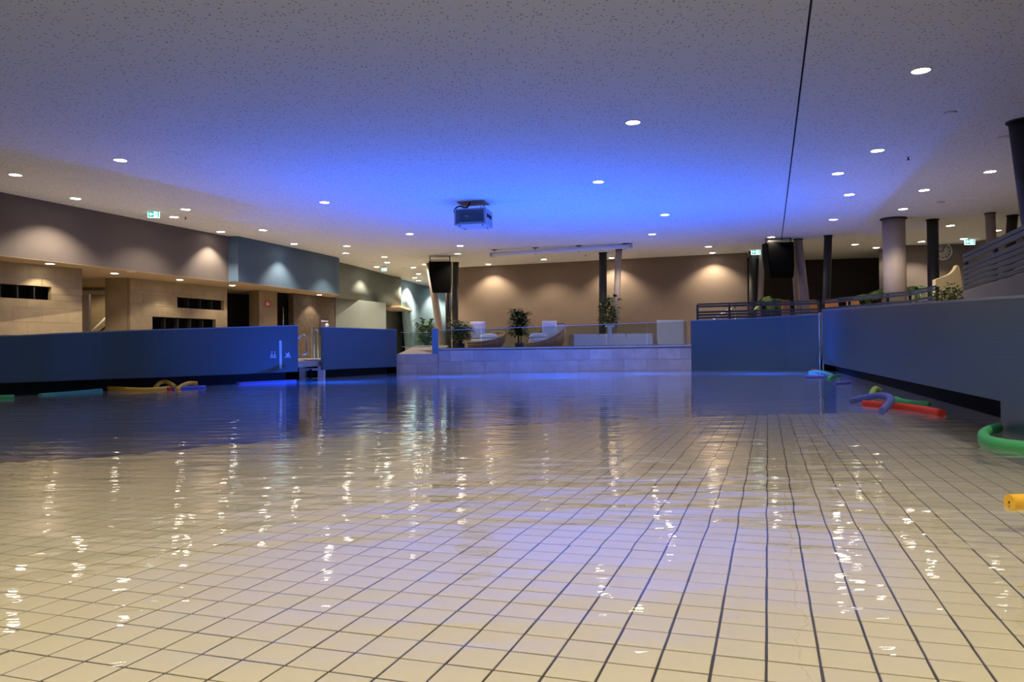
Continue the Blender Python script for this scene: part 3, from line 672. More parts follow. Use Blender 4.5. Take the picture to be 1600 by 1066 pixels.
MB().tube([(0, 0, 0), (0, 0, H - Z_L)], 0.022, 8).build('tube', M_CHROME, t)
for z in (0.9, 2.0): MB().lathe([(0.035, 0), (0.035, 0.04)], 10, (0, 0, z)).build('clip', M_CHROME, t)

# ------------------------------------------------------------------ projector in its housing
pc = aty(740, 342, 16.4); rz = math.radians(-12)
t = thing('projector', 'boxed projector with dark glass front hung under the blue ceiling', 'projector', (pc.x, pc.y, 3.22), rz)
w, dpt, hh = 0.66, 0.62, 0.34
for nm, c, d3 in (('housing_side', (-w / 2, 0, hh / 2), (0.02, dpt, hh)), ('housing_side', (w / 2, 0, hh / 2), (0.02, dpt, hh)), ('housing_base', (0, 0, 0.01), (w, dpt, 0.02)), ('housing_lid', (0, 0, hh - 0.01), (w, dpt, 0.02)), ('housing_back', (0, dpt / 2, hh / 2), (w, 0.02, hh))):
    MB().box(c, d3).build(nm, M_PROJ, t)
fr_ = MB()
for c, d3 in (((0, -dpt / 2, 0.012), (w, 0.02, 0.024)), ((0, -dpt / 2, hh - 0.012), (w, 0.02, 0.024)), ((-w / 2 + 0.012, -dpt / 2, hh / 2), (0.024, 0.02, hh)), ((w / 2 - 0.012, -dpt / 2, hh / 2), (0.024, 0.02, hh))): fr_.box(c, d3)
fr_.build('front_frame', M_PROJ, t)
MB().box((0, -dpt / 2 + 0.005, hh / 2), (w - 0.04, 0.006, hh - 0.04)).build('glass_front', M_GLASS, t)
dv = MB().box((0.0, 0.0, 0.16), (0.5, 0.36, 0.17)).build('projector_body', M_BLACKP, t)
MB().lathe([(0.05, 0), (0.05, 0.05), (0.035, 0.05)], 16).build('lens', M_BLACK, dv).matrix_local = Matrix.Translation((0.14, -0.18, 0.16)) @ Matrix.Rotation(PI / 2, 4, 'X')
MB().box((-0.1, -0.183, 0.2), (0.08, 0.006, 0.03)).build('status_label', mat('olive_label', (0.35, 0.36, 0.1), 0.5), dv)
MB().box((0, -0.2, 0.06), (0.52, 0.03, 0.018)).build('support_rail', M_CHROME, t)
for yy in (-0.14, 0.0, 0.14):
    MB().lathe([(0.045, 0), (0.045, 0.012)], 14).build('side_vent', M_BLACKP, t).matrix_local = Matrix.Translation((w / 2 + 0.008, yy, 0.2)) @ Matrix.Rotation(PI / 2, 4, 'Y')
for xx in (-0.25, 0.25):
    for yy in (-0.22, 0.22): MB().lathe([(0.014, -0.02), (0.014, 0)], 8, (xx, yy, 0)).build('bolt', M_COLD, t)
for xx in (-0.2, 0.2):
    for yy in (-0.15, 0.15): MB().tube([(xx, yy, hh), (xx, yy, H - 3.22)], 0.012, 8).build('hanger_rod', M_CHROME, t)
MB().box((0, 0, H - 3.22 - 0.012), (0.6, 0.45, 0.02)).build('ceiling_plate', mat('plate_grey', (0.3, 0.27, 0.24), 0.6), t)
MB().tube(spline([(-0.34, -0.2, 0.2), (-0.36, -0.22, 0.34), (-0.25, -0.2, 0.41), (-0.1, -0.18, 0.38), (-0.03, -0.15, 0.5)]), 0.016, 8).build('cable', M_BLACKP, t)

# ------------------------------------------------------------------ long screen tube
ea, eb = aty(766, 398.3, 24.0), aty(988, 383.8, 22.8)
t = thing('screen_tube', 'long blue lit roller tube hung below the ceiling on four rods', 'screen tube', ea)
d3 = eb - ea
MB().tube([d3 * 0.02, d3 * 0.98], 0.066, 16).build('casing', M_WHITE, t)
for f_ in (0, 0.98): MB().tube([d3 * f_, d3 * (f_ + 0.02)], 0.07, 16).build('end_cap', M_PROJ, t)
for x, y in ((773, 391), (839, 388), (907, 384.3), (978, 380.5)):
    f_ = (x - 766) / 222; b_ = d3 * f_
    h_ = MB(); h_.tube([b_ + Vector((0, 0, -0.1)), Vector((b_.x, b_.y, H - ea.z))], 0.01, 6); h_.build('hanger_rod', M_COLD, t)
    MB().lathe([(0.10, 0), (0.10, 0.012)], 16, (b_.x, b_.y, H - ea.z - 0.012)).build('ceiling_rose', M_COLD, t)

# ------------------------------------------------------------------ exit signs
def exit_sign(px, py, wpx, ytop, label, rz=0.0, flip=False):
    p = ceil_pt(px, ytop); w = wpx / F * p.y; h_ = w * 0.62; zc = aty(px, py, p.y).z - h_ / 2
    t = thing('exit_sign', label, 'exit sign', (p.x, p.y, zc), rz)
    MB().box((0, 0.012, h_ / 2), (w, 0.025, h_)).build('light_panel', M_SIGNW, t)
    MB().box((0, 0.012, h_ + 0.015), (w * 1.12, 0.06, 0.035)).build('housing', M_SIGNH, t)
    for s_ in (-1, 1): MB().tube([(s_ * w * 0.3, 0.012, h_ + 0.03), (s_ * w * 0.3, 0.012, H - zc)], 0.006, 6).build('hanger_rod', M_SIGNH, t)
    sx = -1 if flip else 1
    yy = -0.003
    def quad(name, pts, m, par, y):
        b_ = MB(); b_.prism([(x * sx * w, z * h_) for x, z in (pts if sx > 0 else pts[::-1])], y, y + 0.003, Matrix(((1, 0, 0), (0, 0, 1), (0, 1, 0))).to_4x4()); return b_.build(name, m, par)
    g = quad('green_field', [(-0.46, 0.08), (0.02, 0.08), (0.02, 0.92), (-0.46, 0.92)], M_SIGNG, t, yy)
    quad('arrow', [(-0.40, 0.5), (-0.24, 0.22), (-0.24, 0.4), (-0.06, 0.4), (-0.06, 0.6), (-0.24, 0.6), (-0.24, 0.78)], M_SIGNW, g, yy - 0.003)
    dr = quad('door_symbol', [(0.34, 0.06), (0.46, 0.06), (0.46, 0.94), (0.10, 0.94), (0.10, 0.84), (0.34, 0.84)], M_SIGNG, t, yy)
    mn = quad('running_figure', [(0.18, 0.10), (0.24, 0.34), (0.20, 0.5), (0.10, 0.42), (0.09, 0.5), (0.2, 0.64), (0.27, 0.6), (0.31, 0.48), (0.27, 0.42), (0.28, 0.32), (0.31, 0.1), (0.27, 0.1), (0.245, 0.28), (0.21, 0.1)], M_SIGNG, t, yy)
    quad('figure_head', [(0.25 + 0.03 * math.cos(a), 0.73 + 0.055 * math.sin(a)) for a in [i * PI / 4 for i in range(8)]], M_SIGNG, mn, yy)
exit_sign(240, 333.5 + 1.5, 17, 331, 'lit exit sign before the taupe bulkhead on the left', 0.25)
exit_sign(600, 421, 8, 416.5, 'smallest lit exit sign far back beside the grey bulkhead')
exit_sign(1181, 393.5, 14.5, 391, 'lit exit sign beside the right loudspeaker')
exit_sign(1515.5, 377.5, 16, 374.5, 'lit exit sign right of the clock')

# ------------------------------------------------------------------ wall clock
ca, cb = E1[1], E1[2]; s0, z0 = onwall(1472, 393, ca, cb); d_, nr, L_ = seg_frame(ca, cb); c = ca + d_ * s0 + nr * 0.03
t = thing('wall_clock', 'round pale wall clock partly behind the charcoal column', 'clock', (c.x, c.y, z0), math.atan2(d_.y, d_.x))
rot = Matrix.Rotation(PI / 2, 4, 'X')
MB().lathe([(0.0001, 0.0), (0.26, 0.0), (0.26, 0.012), (0.0001, 0.012)], 32).build('dial', mat('clock_dial', (0.34, 0.33, 0.32), 0.6), t).matrix_local = rot
MB().lathe([(0.26, -0.02), (0.275, -0.02), (0.275, 0.03), (0.26, 0.03), (0.26, -0.02)], 32, caps=False).build('rim', M_CHROME, t).matrix_local = rot
for i in range(12):
    a = i * PI / 6; MB().box((0.21 * math.sin(a), -0.016, 0.21 * math.cos(a)), (0.018, 0.005, 0.05), Matrix.Rotation(a, 3, 'Y')).build('hour_mark', M_BLACKP, t)
for nm, a, L_ in (('hour_hand', math.radians(268), 0.12), ('minute_hand', math.radians(20), 0.18)):
    MB().box((L_ / 2 * math.sin(a), -0.02, L_ / 2 * math.cos(a)), (0.02, 0.005, L_), Matrix.Rotation(a, 3, 'Y')).build(nm, M_BLACKP, t)

# ------------------------------------------------------------------ small ceiling fittings
for x, y, lb in ((1485, 176, 'flat grey ceiling sensor nearest the upper right corner'), (1569, 214, 'flat dark ceiling sensor beside the near charcoal column'), (1470, 316, 'flat ceiling vent above the clock column'), (583, 410, 'small flat ceiling vent left of the far downlights'), (632, 419, 'small flat ceiling vent near the left loudspeaker')):
    p = ceil_pt(x, y); t = thing('ceiling_sensor', lb, 'sensor', (p.x, p.y, H), 0, 'flat ceiling fittings')
    MB().lathe([(0.0001, -0.014), (0.06, -0.014), (0.075, -0.004), (0.075, 0)], 20).build('cover', M_RIM, t)
    MB().lathe([(0.076, -0.003), (0.082, -0.003), (0.082, 0)], 20).build('gap_ring', M_GAP, t)
for x, y, lb in ((1419, 247, 'sprinkler head on the right part of the ceiling'), (290, 341, 'sprinkler head near the left exit sign'), (915, 400, 'sprinkler head below the screen tube')):
    p = ceil_pt(x, y - 2); t = thing('sprinkler', lb, 'sprinkler', (p.x, p.y, H), 0)
    MB().tube([(0, 0, 0), (0, 0, -0.05)], 0.012, 8).build('stem', M_COLD, t); MB().lathe([(0.028, -0.056), (0.028, -0.05)], 12).build('deflector', M_COLD, t)
    MB().lathe([(0.03, -0.008), (0.03, 0)], 12).build('escutcheon', M_RIM, t)

# ------------------------------------------------------------------ glass balustrades
def glass_run(label, pts, z0s, z1s, n, name='glass_balustrade'):
    t = thing(name, label, 'balustrade'); A, B = Vector(pts[0]), Vector(pts[1])
    for i in range(n):
        f0, f1 = i / n + 0.0015, (i + 1) / n - 0.0015
        p0_, p1_ = A.lerp(B, f0), A.lerp(B, f1)
        za = [z0s[0] + (z0s[1] - z0s[0]) * f for f in (f0, f1)]; zb = [z1s[0] + (z1s[1] - z1s[0]) * f for f in (f0, f1)]
        MB().ribbon([p0_, p1_], za, zb, 0.016).build('glass_pane', M_GLASS, t)
    MB().ribbon([A, B], list(z1s), [z + 0.012 for z in z1s], 0.03, -0.007).build('top_rail', mat('clear_rail', (0.50, 0.52, 0.58), 0.3), t)
    MB().ribbon([A, B], [z - 0.0 for z in z0s], [z + 0.02 for z in z0s], 0.04, -0.012).build('base_shoe', M_CHROME, t)
    return t
GO = Vector((0, 0.12))
zl = aty(685, 517, STB.y + 0.12).z; zr = aty(1078, 502.5, STC.y + 0.12).z
glass_run('long glass balustrade along the lounge deck edge', (Vector(SB) + GO, Vector(SC_) + GO - Vector((0.06, 0))), (Z_L + 0.03, Z_L + 0.07), (zl, zr), 6)
sa, sb = Vector(xy(aty(627, 540, 22.2))), Vector(xy(aty(673, 540, 22.6)))
glass_run('short glass screen at the top of the ramp', (sa, sb), (0.70, 0.70), (1.12, 1.12), 1)
zt2 = aty(680, 514, STB.y - 0.02).z
struct(MB().ribbon([Vector(SB) + Vector((-0.16, 0.0)), Vector(SB) + Vector((0, 0.0))], 0.5, zt2, 0.12).build('wall_ramp_end', mat('blue_post', (0.13, 0.26, 0.40), 0.5)), 'narrow blue end post between ramp and glass balustrade', 'wall')

# ------------------------------------------------------------------ pool steps with handrails and glass screen
stp = Vector((0, 16.9, 0)); a, b = aty(468, 594, stp.y), aty(506, 594, stp.y); zt3 = aty(487, 561, stp.y).z; w = b.x - a.x
t = thing('pool_steps', 'white framed pool steps between the two blue parapets', 'pool steps', ((a.x + b.x) / 2, stp.y, -0.9))
hT = zt3 + 0.9
for s_ in (-1, 1): MB().box((s_ * (w / 2 - 0.065), 0.06, hT / 2 - 0.02), (0.13, 0.16, hT - 0.04)).build('side_cheek', M_WHITE, t)
MB().box((0, 0.22, hT - 0.02), (w + 0.02, 0.5, 0.04)).build('top_landing', M_WHITE, t)
MB().box((0, -0.01, hT - 0.055), (w - 0.22, 0.04, 0.07)).build('nosing', M_WHITE, t)
for i in range(4):
    zz = hT - 0.23 - 0.21 * i
    MB().box((0, 0.06, zz), (w - 0.26, 0.24, 0.05)).build('tread', M_WHITE, t)
MB().box((0, 0.20, hT / 2 - 0.1), (w - 0.2, 0.03, hT - 0.3)).build('riser_panel', M_PANEL, t)
def loop_rail(px0, px1, py0, py1, Y, label):
    a, b = aty(px0, py1, Y), aty(px1, py0, Y); r = min(0.07, (b.x - a.x) * 0.45)
    P = [(a.x, b.z - r), (a.x + r * 0.3, b.z - r * 0.3), (a.x + r, b.z), (b.x - r, b.z), (b.x - r * 0.3, b.z - r * 0.3), (b.x, b.z - r), (b.x, a.z + r), (b.x - r * 0.3, a.z + r * 0.3), (b.x - r, a.z), (a.x - 0.03, a.z)]
    t = thing('grab_rail', label, 'grab rail', (a.x, Y, a.z))
    MB().tube([(x - a.x, 0, z - a.z) for x, z in P], 0.014, 10).build('rail', M_CHROME, t)
    MB().tube([(-0.11, 0, b.z - r - a.z), (0.005, 0, b.z - r - a.z)], 0.022, 10).build('flange', M_CHROME, t)
    MB().tube([(-0.11, 0, 0), (-0.02, 0, 0)], 0.022, 10).build('flange', M_CHROME, t)
loop_rail(468, 479, 523.5, 555, 15.32, 'rounded steel grab rail loop beside the pictogram parapet')
t = thing('glass_screen', 'narrow upright glass screen on the pool steps', 'glass screen'); a, b = aty(488, 560.5, stp.y + 0.45), aty(504, 511.5, stp.y + 0.45)
MB().box(((a.x + b.x) / 2, stp.y + 0.45, (a.z + b.z) / 2), (b.x - a.x, 0.016, b.z - a.z)).build('glass_pane', M_GLASS, t)
MB().box((a.x, stp.y + 0.45, (a.z + b.z) / 2), (0.012, 0.02, b.z - a.z)).build('polished_edge', M_GLASSE, t)
c = aty(493, 515, stp.y + 0.35); t = thing('stair_rail', 'thin bent steel rail on the glass screen at the steps', 'handrail', (c.x, c.y, zt3))
MB().tube([(x, y, z - 0) for x, y, z in [(-0.03, 0, 0), (-0.03, 0, c.z - zt3 - 0.05), (-0.01, 0, c.z - zt3), (0.03, 0, c.z - zt3), (0.05, 0, c.z - zt3 - 0.06), (0.05, 0.02, 0)]], 0.012, 8).build('rail', M_CHROME, t)
MB().lathe([(0.03, 0), (0.03, 0.012)], 12, (-0.03, 0, 0)).build('foot_plate', M_CHROME, t)

# grab rail at the joint of the right hand parapets
p = R2[0]; q0, q1 = aty(1281.5, 583, p.y - 0.15), aty(1281.5, 489, p.y - 0.15)
t = thing('joint_rail', 'tall double steel rail at the corner joint of the parapets', 'grab rail', (q0.x, q0.y, 0.0))
for dx in (0, 0.075): MB().tube([(dx, 0, -0.3), (dx, 0, q1.z - 0.03)], 0.014, 8).build('upright', M_CHROME, t)
MB().tube([(0, 0, q1.z - 0.03), (0.01, 0, q1.z), (0.065, 0, q1.z), (0.075, 0, q1.z - 0.03)], 0.014, 8).build('top_bend', M_CHROME, t)
for z in (0.3, 0.62): MB().tube([(0, 0, z), (0.075, 0, z)], 0.01, 6).build('crossbar', M_CHROME, t)

# ------------------------------------------------------------------ pictograms printed on the long parapet
def wall_at(px):
    best = None
    for A, B in zip(LP[2:], LP[3:]):
        s_, z_ = onwall(px, 550, A, B); L_ = (Vector(xy(B)) - Vector(xy(A))).length
        if -0.01 <= s_ <= L_ + 0.01: return A, B
    return LP[-2], LP[-1]
def decal(name, polys, off=0.004):
    b_ = MB()
    for pts in polys:
        A, B = wall_at(sum(p[0] for p in pts) / len(pts)); d_, nr, L_ = seg_frame(A, B); q = []
        for x, y in pts:
            s_, z_ = onwall(x, y, A, B); c_ = Vector(xy(A)) + d_ * s_; q.append((c_, z_))
        n_ = len(q); b_.add([(c_.x + nr.x * 0.001, c_.y + nr.y * 0.001, z_) for c_, z_ in q] + [(c_.x + nr.x * off, c_.y + nr.y * off, z_) for c_, z_ in q],
                            [list(range(n_)), list(range(n_, 2 * n_))[::-1]] + [[i, (i + 1) % n_, n_ + (i + 1) % n_, n_ + i] for i in range(n_)])
    o = b_.build(name, M_PAINT, wl); return o
decal('depth_bar', [[(436, 532.5), (439.8, 532.3), (440.3, 576), (436.8, 576.5)]])
def circ(cx, cy, r): return [(cx + r * math.cos(i * PI / 4), cy + r * math.sin(i * PI / 4)) for i in range(8)]
def wave(x0, x1, y, hgt=1.3):
    top_ = [(x0 + (x1 - x0) * i / 8, y - (hgt if i % 2 else 0)) for i in range(9)]; return top_ + [(x, yy + 1.3) for x, yy in top_[::-1]]
decal('standing_bathers_pictogram', [circ(424.5, 550.2, 1.0), circ(429, 550.2, 1.0), [(424.5, 551.5), (426.3, 556.6), (422.6, 556.6)], [(429, 551.5), (431, 556.6), (427.3, 556.6)], wave(421.7, 431.8, 558.3)])
decal('swimmer_pictogram', [circ(446.6, 552.6, 1.0), [(447.5, 554.2), (450.4, 551.0), (452, 550.2), (452.3, 551), (451, 552.3), (453.6, 556), (449.5, 556.6), (446.5, 556.6)], wave(445, 454.6, 558.0)])

# notice board and figurine on the brown wall
d_, nr, L_ = seg_frame(DA, PA[3]); s0, z0 = onwall(505.5, 508, DA, PA[3]); c = DA + d_ * s0 + nr * 0.03
t = thing('notice_board', 'small dark notice board on the brown wall behind the steps', 'notice board', (c.x, c.y, z0), math.atan2(d_.y, d_.x))
MB().box((0, 0, -0.05), (0.5, 0.03, 0.55)).build('panel', mat('plum_board', (0.05, 0.03, 0.05), 0.5), t)
MB().box((0, -0.018, 0.13), (0.4, 0.006, 0.05)).build('heading_line', M_PAINT, t)
for k_ in range(4): MB().box((-0.04, -0.018, 0.03 - 0.06 * k_), (0.3, 0.006, 0.015)).build('text_line', mat('dim_print', (0.2, 0.17, 0.2), 0.5), t)
c = aty(511, 515, 23.0); t = thing('figurine', 'small white figurine on a stand before the notice board', 'figurine', (c.x, c.y, Z_D))
zc = c.z - Z_D
MB().lathe([(0.16, 0), (0.16, 0.03), (0.03, 0.05), (0.025, zc - 0.12), (0.08, zc - 0.1), (0.08, zc - 0.08)], 16).build('stand', M_COLD, t)
MB().lathe([(0.07, zc - 0.08), (0.05, zc + 0.0), (0.035, zc + 0.06), (0.055, zc + 0.11), (0.05, zc + 0.16), (0.001, zc + 0.19)], 16).build('figure', M_CUSH, t)

# ------------------------------------------------------------------ lounge furniture
def nest_chair(px, Y, label, rz, r=0.58, hi=0.62, lo=0.26, lining=False, pil=(0, 0.1), cus=(0, -0.15)):
    p = aty(px, 545, Y); t = thing('nest_chair', label, 'lounge chair', (p.x, p.y, Z_L), rz)
    n_ = 40; b_ = MB(); rings = []
    def hgt(a): return lo + (hi - lo) * (0.5 - 0.5 * math.cos(a)) ** 1.3
    for (fr_, rr) in ((0.0, 0.55), (0.05, 0.70), (0.45, 0.95), (1.0, 1.0), (1.0, 0.94), (0.5, 0.88), (0.30, 0.70)):
        rings.append([(r * rr * math.cos(a), r * rr * math.sin(a), max(0.0, fr_ * hgt(a))) for a in [2 * PI * k_ / n_ for k_ in range(n_)]])
    vs_ = [v for rg in rings for v in rg]; fs = []
    for i in range(len(rings) - 1):
        for k_ in range(n_): fs.append((i * n_ + k_, i * n_ + (k_ + 1) % n_, (i + 1) * n_ + (k_ + 1) % n_, (i + 1) * n_ + k_))
    fs += [list(range(n_))[::-1], [(len(rings) - 1) * n_ + k_ for k_ in range(n_)]]
    b_.add(vs_, fs, True).build('rattan_shell', M_RATTAN, t)
    if lining:
        li = [[(r * rr * math.cos(a), r * rr * math.sin(a), max(0.0, fr_ * hgt(a))) for a in [2 * PI * k_ / n_ for k_ in range(n_)]] for (fr_, rr) in ((0.97, 0.935), (0.55, 0.86), (0.36, 0.70))]
        MB().add([v for rg in li for v in rg], [(i * n_ + k_, i * n_ + (k_ + 1) % n_, (i + 1) * n_ + (k_ + 1) % n_, (i + 1) * n_ + k_) for i in range(2) for k_ in range(n_)], True).build('inner_pad', M_CUSH, t)
    rim_ = [(r * 0.97 * math.cos(a), r * 0.97 * math.sin(a), hgt(a) + 0.005) for a in [2 * PI * k_ / n_ for k_ in range(n_ + 1)]]
    MB().tube(rim_, 0.028, 8).build('woven_rim', M_RATTAN, t)
    MB().lathe([(0.001, 0.12), (r * 0.72, 0.12), (r * 0.82, 0.17), (r * 0.84, 0.24), (r * 0.78, 0.30), (0.001, 0.32)], 32).build('seat_cushion', M_CUSH, t)
    def pillow(c, sz, rx, ry):
        m_ = MB(); N_ = 8; R = Matrix.Rotation(ry, 3, 'Z') @ Matrix.Rotation(rx, 3, 'X'); g = []
        for sgn in (1, -1):
            for i in range(N_ + 1):
                for j in range(N_ + 1):
                    u_, v_ = i / N_ * 2 - 1, j / N_ * 2 - 1; th = sz[1] / 2 * ((1 - u_ ** 4) * (1 - v_ ** 4)) ** 0.5
                    g.append(Vector(c) + R @ Vector((u_ * sz[0] / 2, sgn * th, v_ * sz[2] / 2)))
        fs = []
        for s_ in (0, 1):
            o_ = s_ * (N_ + 1) ** 2
            for i in range(N_):
                for j in range(N_): fs.append((o_ + i * (N_ + 1) + j, o_ + (i + 1) * (N_ + 1) + j, o_ + (i + 1) * (N_ + 1) + j + 1, o_ + i * (N_ + 1) + j + 1))
        return m_.add(g, fs, True)
    iR = Matrix.Rotation(-rz, 3, 'Z'); pw_, cw_ = iR @ Vector((pil[0], pil[1], 0.58)), iR @ Vector((cus[0], cus[1], 0.36))
    pillow(pw_, (0.44, 0.16, 0.50), -0.25, 0.12 - rz).build('back_pillow', M_CUSH, t)
    pillow(cw_, (0.56, 0.20, 0.38), PI / 2, -rz).build('loose_cushion', M_CUSH, t)
    return t
nest_chair(760, 22.1, 'round rattan nest chair with white pillow behind the left plant', math.radians(225), 0.56, 0.50, 0.2, False, (-0.24, 0.12), (0.08, -0.14))
nest_chair(853, 22.0, 'round rattan nest chair with its high back turned right', math.radians(212), 0.60, 0.74, 0.16, True, (0.12, 0.16), (-0.22, -0.1))
# long low bench, pale panel, pedestal
a, b = aty(890, 545, 22.3), aty(1022, 545, 22.3)
t = thing('low_bench', 'long low white bench with wooden ends behind the glass', 'bench', ((a.x + b.x) / 2, 22.3, Z_L)); w = b.x - a.x
MB().box((0, 0, 0.16), (w - 0.2, 0.7, 0.32)).build('plinth', M_WHITE, t)
for i in range(3): MB().box((-w / 2 + 0.1 + (i + 0.5) * (w - 0.2) / 3, 0, 0.37), ((w - 0.2) / 3 - 0.02, 0.68, 0.1)).build('seat_pad', M_CUSH, t)
for s_ in (-1, 1): MB().box((s_ * (w / 2 - 0.05), 0, 0.2), (0.1, 0.72, 0.4)).build('wooden_end', M_WOOD, t)
c0, c1 = aty(1027, 545, 23.6), aty(1068, 545, 23.6)
t = thing('pale_screen', 'pale curved privacy screen at the right end of the lounge', 'screen', (c0.x, 23.6, Z_L)); w = c1.x - c0.x
poly = [(0.06, 0), (w, 0), (w, 0.86), (0, 0.86), (0, 0.35), (0.02, 0.15)]
MB().prism(poly, -0.03, 0.03, Matrix(((1, 0, 0), (0, 0, 1), (0, 1, 0))).to_4x4()).build('panel', mat('pale_grey_panel', (0.62, 0.64, 0.64), 0.6), t)
MB().box((w + 0.02, 0, 0.43), (0.04, 0.1, 0.86)).build('post', M_WOOD, t); MB().box((w / 2, 0, 0.01), (w, 0.3, 0.02)).build('foot', M_WOOD, t)
c0 = aty(953, 545, 21.5); t = thing('pedestal', 'slim white pedestal beside the charcoal column', 'pedestal', (c0.x, c0.y, Z_L))
MB().box((0, 0, 0.3), (0.10, 0.10, 0.6)).build('post', M_WHITE, t); MB().box((0, 0, 0.62), (0.24, 0.2, 0.04)).build('top_plate', M_WHITE, t); MB().box((0, 0, 0.01), (0.2, 0.2, 0.02)).build('base_plate', M_WHITE, t)

# ------------------------------------------------------------------ plants
def plant(px, Y, zf, hgt, wid, nleaf, ll, lw, m, label, z0=0.25, pot=0.2, stem_n=3, name='potted_plant', seed=1, taper=0.3):
    rnd = random.Random(seed); p = aty(px, 540, Y); t = thing(name, label, 'plant', (p.x, p.y, zf))
    MB().lathe([(pot * 0.75, 0), (pot, 0.02), (pot * 1.1, pot * 1.5), (pot * 1.0, pot * 1.5), (pot * 0.95, pot * 1.35), (0.001, pot * 1.3)], 20).build('pot', M_POT, t)
    sb_ = MB(); tips = []
    for i in range(stem_n):
        a = 2 * PI * i / stem_n + rnd.random(); q = Vector((wid * 0.3 * math.cos(a), wid * 0.3 * math.sin(a), hgt * rnd.uniform(0.8, 0.98)))
        pts = [Vector((0.04 * math.cos(a), 0.04 * math.sin(a), pot * 1.2)), q * 0.5 + Vector((0, 0, 0.1)), q]; sb_.tube(spline(pts, 4), 0.012, 6); tips.append(spline(pts, 8))
    sb_.build('stems', M_STEM, t)
    lf = MB()
    for i in range(nleaf):
        sp_ = rnd.choice(tips); base = sp_[rnd.randrange(len(sp_) // 4, len(sp_))] + Vector((rnd.gauss(0, 0.02), rnd.gauss(0, 0.02), 0))
        f_ = (base.z - z0) / max(0.1, hgt - z0)
        if f_ < 0: continue
        a = rnd.random() * 2 * PI; el = rnd.uniform(-0.3, 0.9); L_ = ll * rnd.uniform(0.7, 1.2)
        spread = wid * 0.5 * (1 - taper * abs(f_ - 0.4)) * rnd.uniform(0.2, 0.8)
        base = base + Vector((math.cos(a) * spread, math.sin(a) * spread, rnd.uniform(-.06, .06)))
        d_ = Vector((math.cos(a) * math.cos(el), math.sin(a) * math.cos(el), math.sin(el))); sd = d_.cross(Vector((0, 0, 1))).normalized() * lw / 2 * rnd.uniform(0.8, 1.2); dn = Vector((0, 0, -L_ * 0.22))
        m1 = base + d_ * L_ * 0.45; tip = base + d_ * L_ + dn; up = sd.cross(d_) * 0.3
        lf.add([base, m1 - sd + up, m1, m1 + sd + up, tip], [(0, 1, 2), (0, 2, 3), (1, 4, 2), (2, 4, 3)])
    o = lf.build('foliage', m, t); o['kind'] = 'stuff'
    return t
def zat(px, py, Y): return aty(px, py, Y).z
plant(665, 24.0, Z_D, zat(665, 499, 24) - Z_D + 0.05, 0.42, 170, 0.24, 0.13, M_LEAF[0], 'broad leaved potted plant at the top of the ramp', 0.35, 0.16, seed=3)
plant(719, 20.85, Z_L, zat(719, 503, 20.85) - Z_L + 0.05, 0.58, 720, 0.17, 0.05, M_LEAF[2], 'olive green bushy plant beside the left nest chair', 0.02, 0.12, 7, seed=4)
plant(812, 22.6, Z_L, zat(812, 484, 22.6) - Z_L, 0.46, 460, 0.2, 0.08, M_LEAF[1], 'tall dark leafy plant between the two nest chairs', 0.05, 0.13, 5, seed=5)
plant(953, 23.4, Z_L + 0.005, zat(955, 466, 24.3) - Z_L, 0.52, 330, 0.19, 0.10, M_LEAF[1], 'dark leafed fig plant between charcoal and leaning column', 0.75, 0.2, 3, seed=6)
plant(1485, 16.8, 0.4, zat(1485, 434, 16.8) - 0.4, 0.56, 900, 0.12, 0.06, M_LEAF[1], 'round crowned ficus tree before the cream sail wall', 1.05, 0.24, 3, seed=7, taper=0.1)
def fern(px, Y, zf, hbase, L_, nf, label, seed, m=M_LEAF[3]):
    rnd = random.Random(seed); p = aty(px, 540, Y); t = thing('potted_palm', label, 'plant', (p.x, p.y, zf))
    MB().lathe([(0.16, 0), (0.2, 0.3), (0.18, 0.3), (0.001, 0.27)], 20).build('pot', M_POT, t)
    MB().tube([(0, 0, 0.2), (0.01, 0.01, hbase)], [0.05, 0.035], 8).build('trunk', M_STEM, t)
    b_ = MB()
    for i in range(nf):
        a = 2 * PI * i / nf + rnd.uniform(-.2, .2); el = rnd.uniform(0.25, 1.1); d_ = Vector((math.cos(a), math.sin(a), 0)); pts = []
        for k_ in range(7):
            s_ = k_ / 6 * L_; pts.append(Vector((0, 0, hbase)) + d_ * s_ * math.cos(el) + Vector((0, 0, s_ * math.sin(el) - 0.75 * s_ * s_ / L_)))
        sd = Vector((-d_.y, d_.x, 0))
        for k_ in range(6):
            for hf in (0, 0.5):
                c_ = pts[k_].lerp(pts[k_ + 1], hf); nx = (pts[k_ + 1] - pts[k_]).normalized(); ln = L_ * 0.28 * (1 - 0.6 * abs(k_ / 6 - 0.4))
                for s_ in (-1, 1):
                    tip = c_ + sd * s_ * ln + nx * ln * 0.6 + Vector((0, 0, -0.04)); b_.add([c_, c_ + nx * 0.05, tip, c_ + nx * 0.02 + sd * s_ * ln * 0.5], [(0, 1, 2), (0, 2, 3)])
        b_.tube(pts, 0.006, 4)
    o = b_.build('fronds', m, t); o['kind'] = 'stuff'
fern(1206, 23.5, Z_D + 0.01, zat(1206, 472, 23.5) - Z_D, 0.62, 14, 'palm with arching fronds below the right loudspeaker', 11)
fern(1350, 19.6, Z_D + 0.01, zat(1350, 466, 19.6) - Z_D, 0.34, 10, 'low dim fern left of the thick column', 12)
fern(1376, 20.3, Z_D + 0.01, zat(1376, 459, 20.3) - Z_D, 0.42, 12, 'bright green fern touching the thick column', 13)
fern(1433, 20.6, Z_D + 0.01, zat(1433, 455, 20.6) - Z_D, 0.55, 13, 'yellow green palm between the thick column and clock column', 14)

